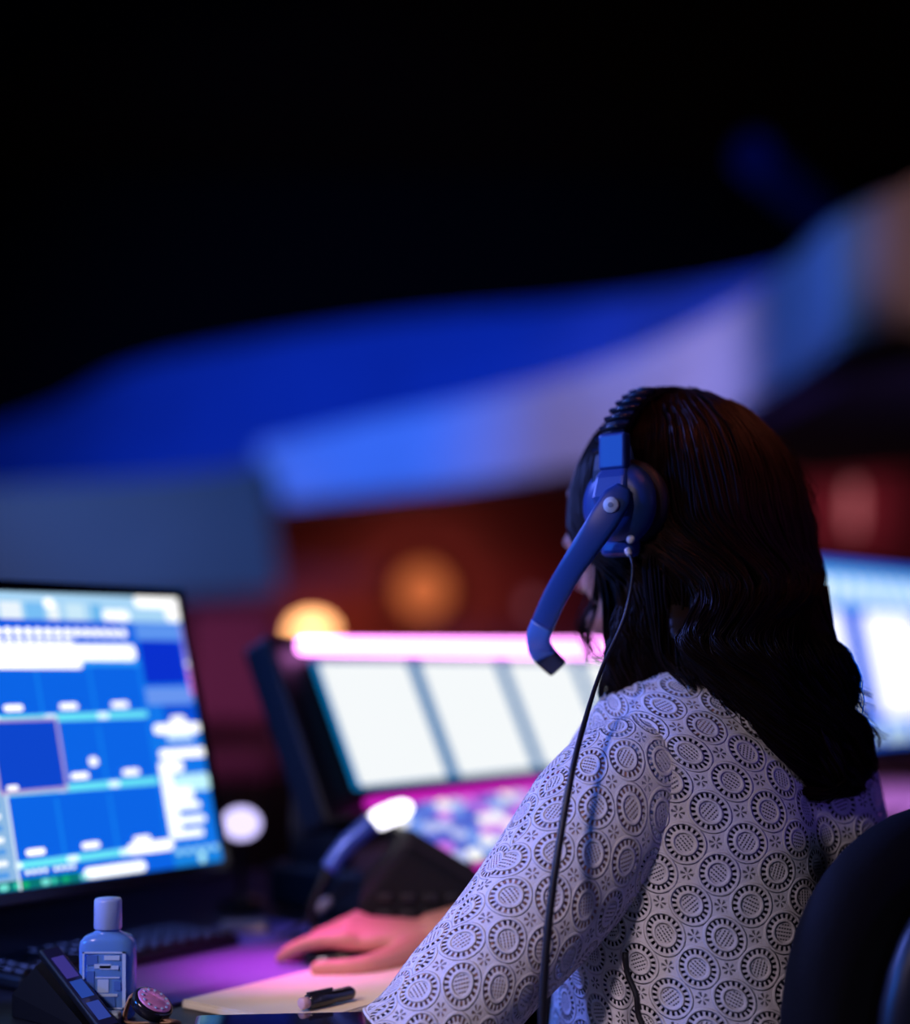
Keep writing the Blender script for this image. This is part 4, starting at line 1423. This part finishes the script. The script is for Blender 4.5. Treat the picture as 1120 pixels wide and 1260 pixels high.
# headband arch
R = []
t = np.linspace(math.radians(2), math.radians(178), 44)
for a in t:
    rx = .118
    c = np.array([-rx * math.cos(a), -.010, .020 + .108 * math.sin(a)])
    nrm = np.array([-math.cos(a), 0, math.sin(a)])
    w_ = .013
    th = .0032
    R.append([c + nrm * th + [0, -w_, 0], c + nrm * (th + .0012) + [0, 0, 0], c + nrm * th + [0, w_, 0], c - nrm * th + [0, w_, 0], c - nrm * th + [0, -w_, 0]])
mb = MB(HEAD); mb.loft(np.array(R)); hbnd = obj('headband', mb, 'hsdark', hs, smooth=False, bevel=.0012)
for i, a in enumerate(np.radians(np.linspace(20, 64, 8))):
    c = np.array([-.118 * math.cos(a), -.010, .020 + .108 * math.sin(a)])
    nrm = np.array([-math.cos(a), 0, math.sin(a)])
    mb = MB(HEAD); mb.tube([c + nrm * .0045 + [0, -.0145, 0], c + nrm * .0065 + [0, 0, 0], c + nrm * .0045 + [0, .0145, 0]], .0026, 10); obj('band_rib', mb, 'hsdark', hbnd, smooth=True)

for sd in (-1, 1):
    def A_(ori):  # cup frame: local z points outwards from the head
        ux = HX * sd
        return frame(ori, HY * -sd, UP, ux)
    cc = hp(sd * DC, -.020, .008)
    A = A_(cc)
    cup = MB(A); cup.lathe([(.020, -.004), (.036, -.003), (.0395, .002), (.038, .009), (.031, .0165), (.022, .019), (.0, .0195)], 40)
    cupo = obj('ear_cup', cup, 'hsbluelit', hs, smooth=True)
    cu = MB(A); cu.lathe([(.026, -.020), (.036, -.021), (.042, -.016), (.043, -.010), (.040, -.004), (.028, -.003)], 40)
    obj('ear_cushion', cu, 'hscush', cupo, smooth=True)
    mb = MB(A); mb.box((0, .048, .0125), (.030, .034, .011)); obj('slider', mb, 'hsbluelit', hs, bevel=.003, seg=3)
    mb = MB(A); mb.loft(np.array([[(-.014, .036, .004), (.014, .036, .004), (.014, .036, .014), (-.014, .036, .014)], [(-.019, .024, .008), (.019, .024, .008), (.017, .024, .0205), (-.017, .024, .0205)],
                                  [(-.021, .006, .013), (.021, .006, .013), (.018, .006, .025), (-.018, .006, .025)], [(-.016, -.012, .014), (.016, -.012, .014), (.013, -.012, .022), (-.013, -.012, .022)]]))
    obj('yoke', mb, 'hsbluelit', hs, bevel=.004, seg=3)
    if sd == -1:
        mb = MB(A); mb.box((0, -.040, .002), (.036, .018, .020)); obj('lower_block', mb, 'hsbluelit', hs, bevel=.006, seg=3)
        mb = MB(A); mb.ellip((-.0175, -.034, .012), (.0042, .0042, .003)); obj('screw', mb, 'hslight', hs, smooth=True)

# boom: flat curved arm
bp_ = [at(768, 600, 1.410), at(754, 622, 1.408), at(733, 655, 1.410), at(706, 695, 1.422), at(684, 733, 1.44), at(668, 768, 1.46)]
Q = spline(bp_, 34)
wid = np.interp(np.linspace(0, 1, 34), [0, .12, .3, .6, 1], [.007, .0135, .0145, .0120, .0115])


def flatarm(Q, wid, th):
    T = np.gradient(Q, axis=0); T /= np.linalg.norm(T, axis=1)[:, None]
    R = []
    for q, t_, w_ in zip(Q, T, wid):
        out = np.array([-.35, -.93, 0.0]); out -= t_ * (out @ t_); out /= np.linalg.norm(out)
        sd = np.cross(t_, out)
        a = np.linspace(0, 2 * PI, 16, endpoint=False)
        R.append(q + sd * (w_ * np.sign(np.cos(a)) * np.abs(np.cos(a)) ** .55)[:, None] + out * (th * np.sign(np.sin(a)) * np.abs(np.sin(a)) ** .55)[:, None])
    return np.array(R)


po = np.array([-.35, -.93, 0.0]); po /= np.linalg.norm(po)
PV = frame(at(754, 622, 1.4075), np.array([-po[1], po[0], 0]), UP, po)
mb = MB(PV); mb.lathe([(.0074, .0), (.0074, .0062), (.0064, .0072), (.0, .0074)], 28); pv = obj('pivot_button', mb, 'hslight', hs, smooth=True)
mb = MB(PV); mb.lathe([(.0025, .0074), (.0025, .0079), (.0, .008)], 16); obj('pivot_mark', mb, principled('grey mark', (.25, .3, .4), .4), pv)
mb = MB(); mb.loft(flatarm(Q, wid, .0048)); bo = obj('microphone_boom', mb, 'hsbluelit', hs, smooth=True)
Q2 = spline([Q[-1], at(663, 782, 1.467), at(664, 796, 1.476), at(670, 806, 1.481)], 12)
mb = MB(); mb.loft(flatarm(Q2, np.full(12, .0115), .0055)); obj('boom_joint', mb, principled('lighter blue-lit plastic', (.07, .20, .60), .35), bo, smooth=True)
Q3 = spline([Q2[-1], at(678, 814, 1.485), at(686, 821, 1.489)], 10)
mb = MB(); mb.loft(flatarm(Q3, np.linspace(.0115, .0105, 10), .006)); obj('microphone', mb, 'hsdark', bo, smooth=True)

# cable
cp = spline([at(772, 676, 1.418), at(779, 700, 1.405), at(769, 758, 1.40), at(741, 822, 1.385), at(722, 880, 1.345), at(704, 950, 1.305), at(688, 1040, 1.287), at(677, 1120, 1.280), at(670, 1200, 1.277),
             at(668, 1275, 1.277), at(672, 1400, 1.285), np.array([.088, 1.33, .60])], 90)
mb = MB(); mb.tube(cp, np.interp(np.linspace(0, 1, 90), [0, .3, .5, .8, 1], [.0016, .0019, .0032, .0040, .0040]), 10); obj('cable', mb, 'cable', hs, smooth=True)
mb = MB(); mb.tube(cp[:4], [.003, .0032, .003, .0022], 10); obj('strain_relief', mb, 'hslight', hs, smooth=True)
mb = MB(frame((.086, 1.333, .575), TX, TY)); mb.box((0, 0, 0), (.03, .06, .09)); obj('belt_pack', mb, 'black', hs, bevel=.006)
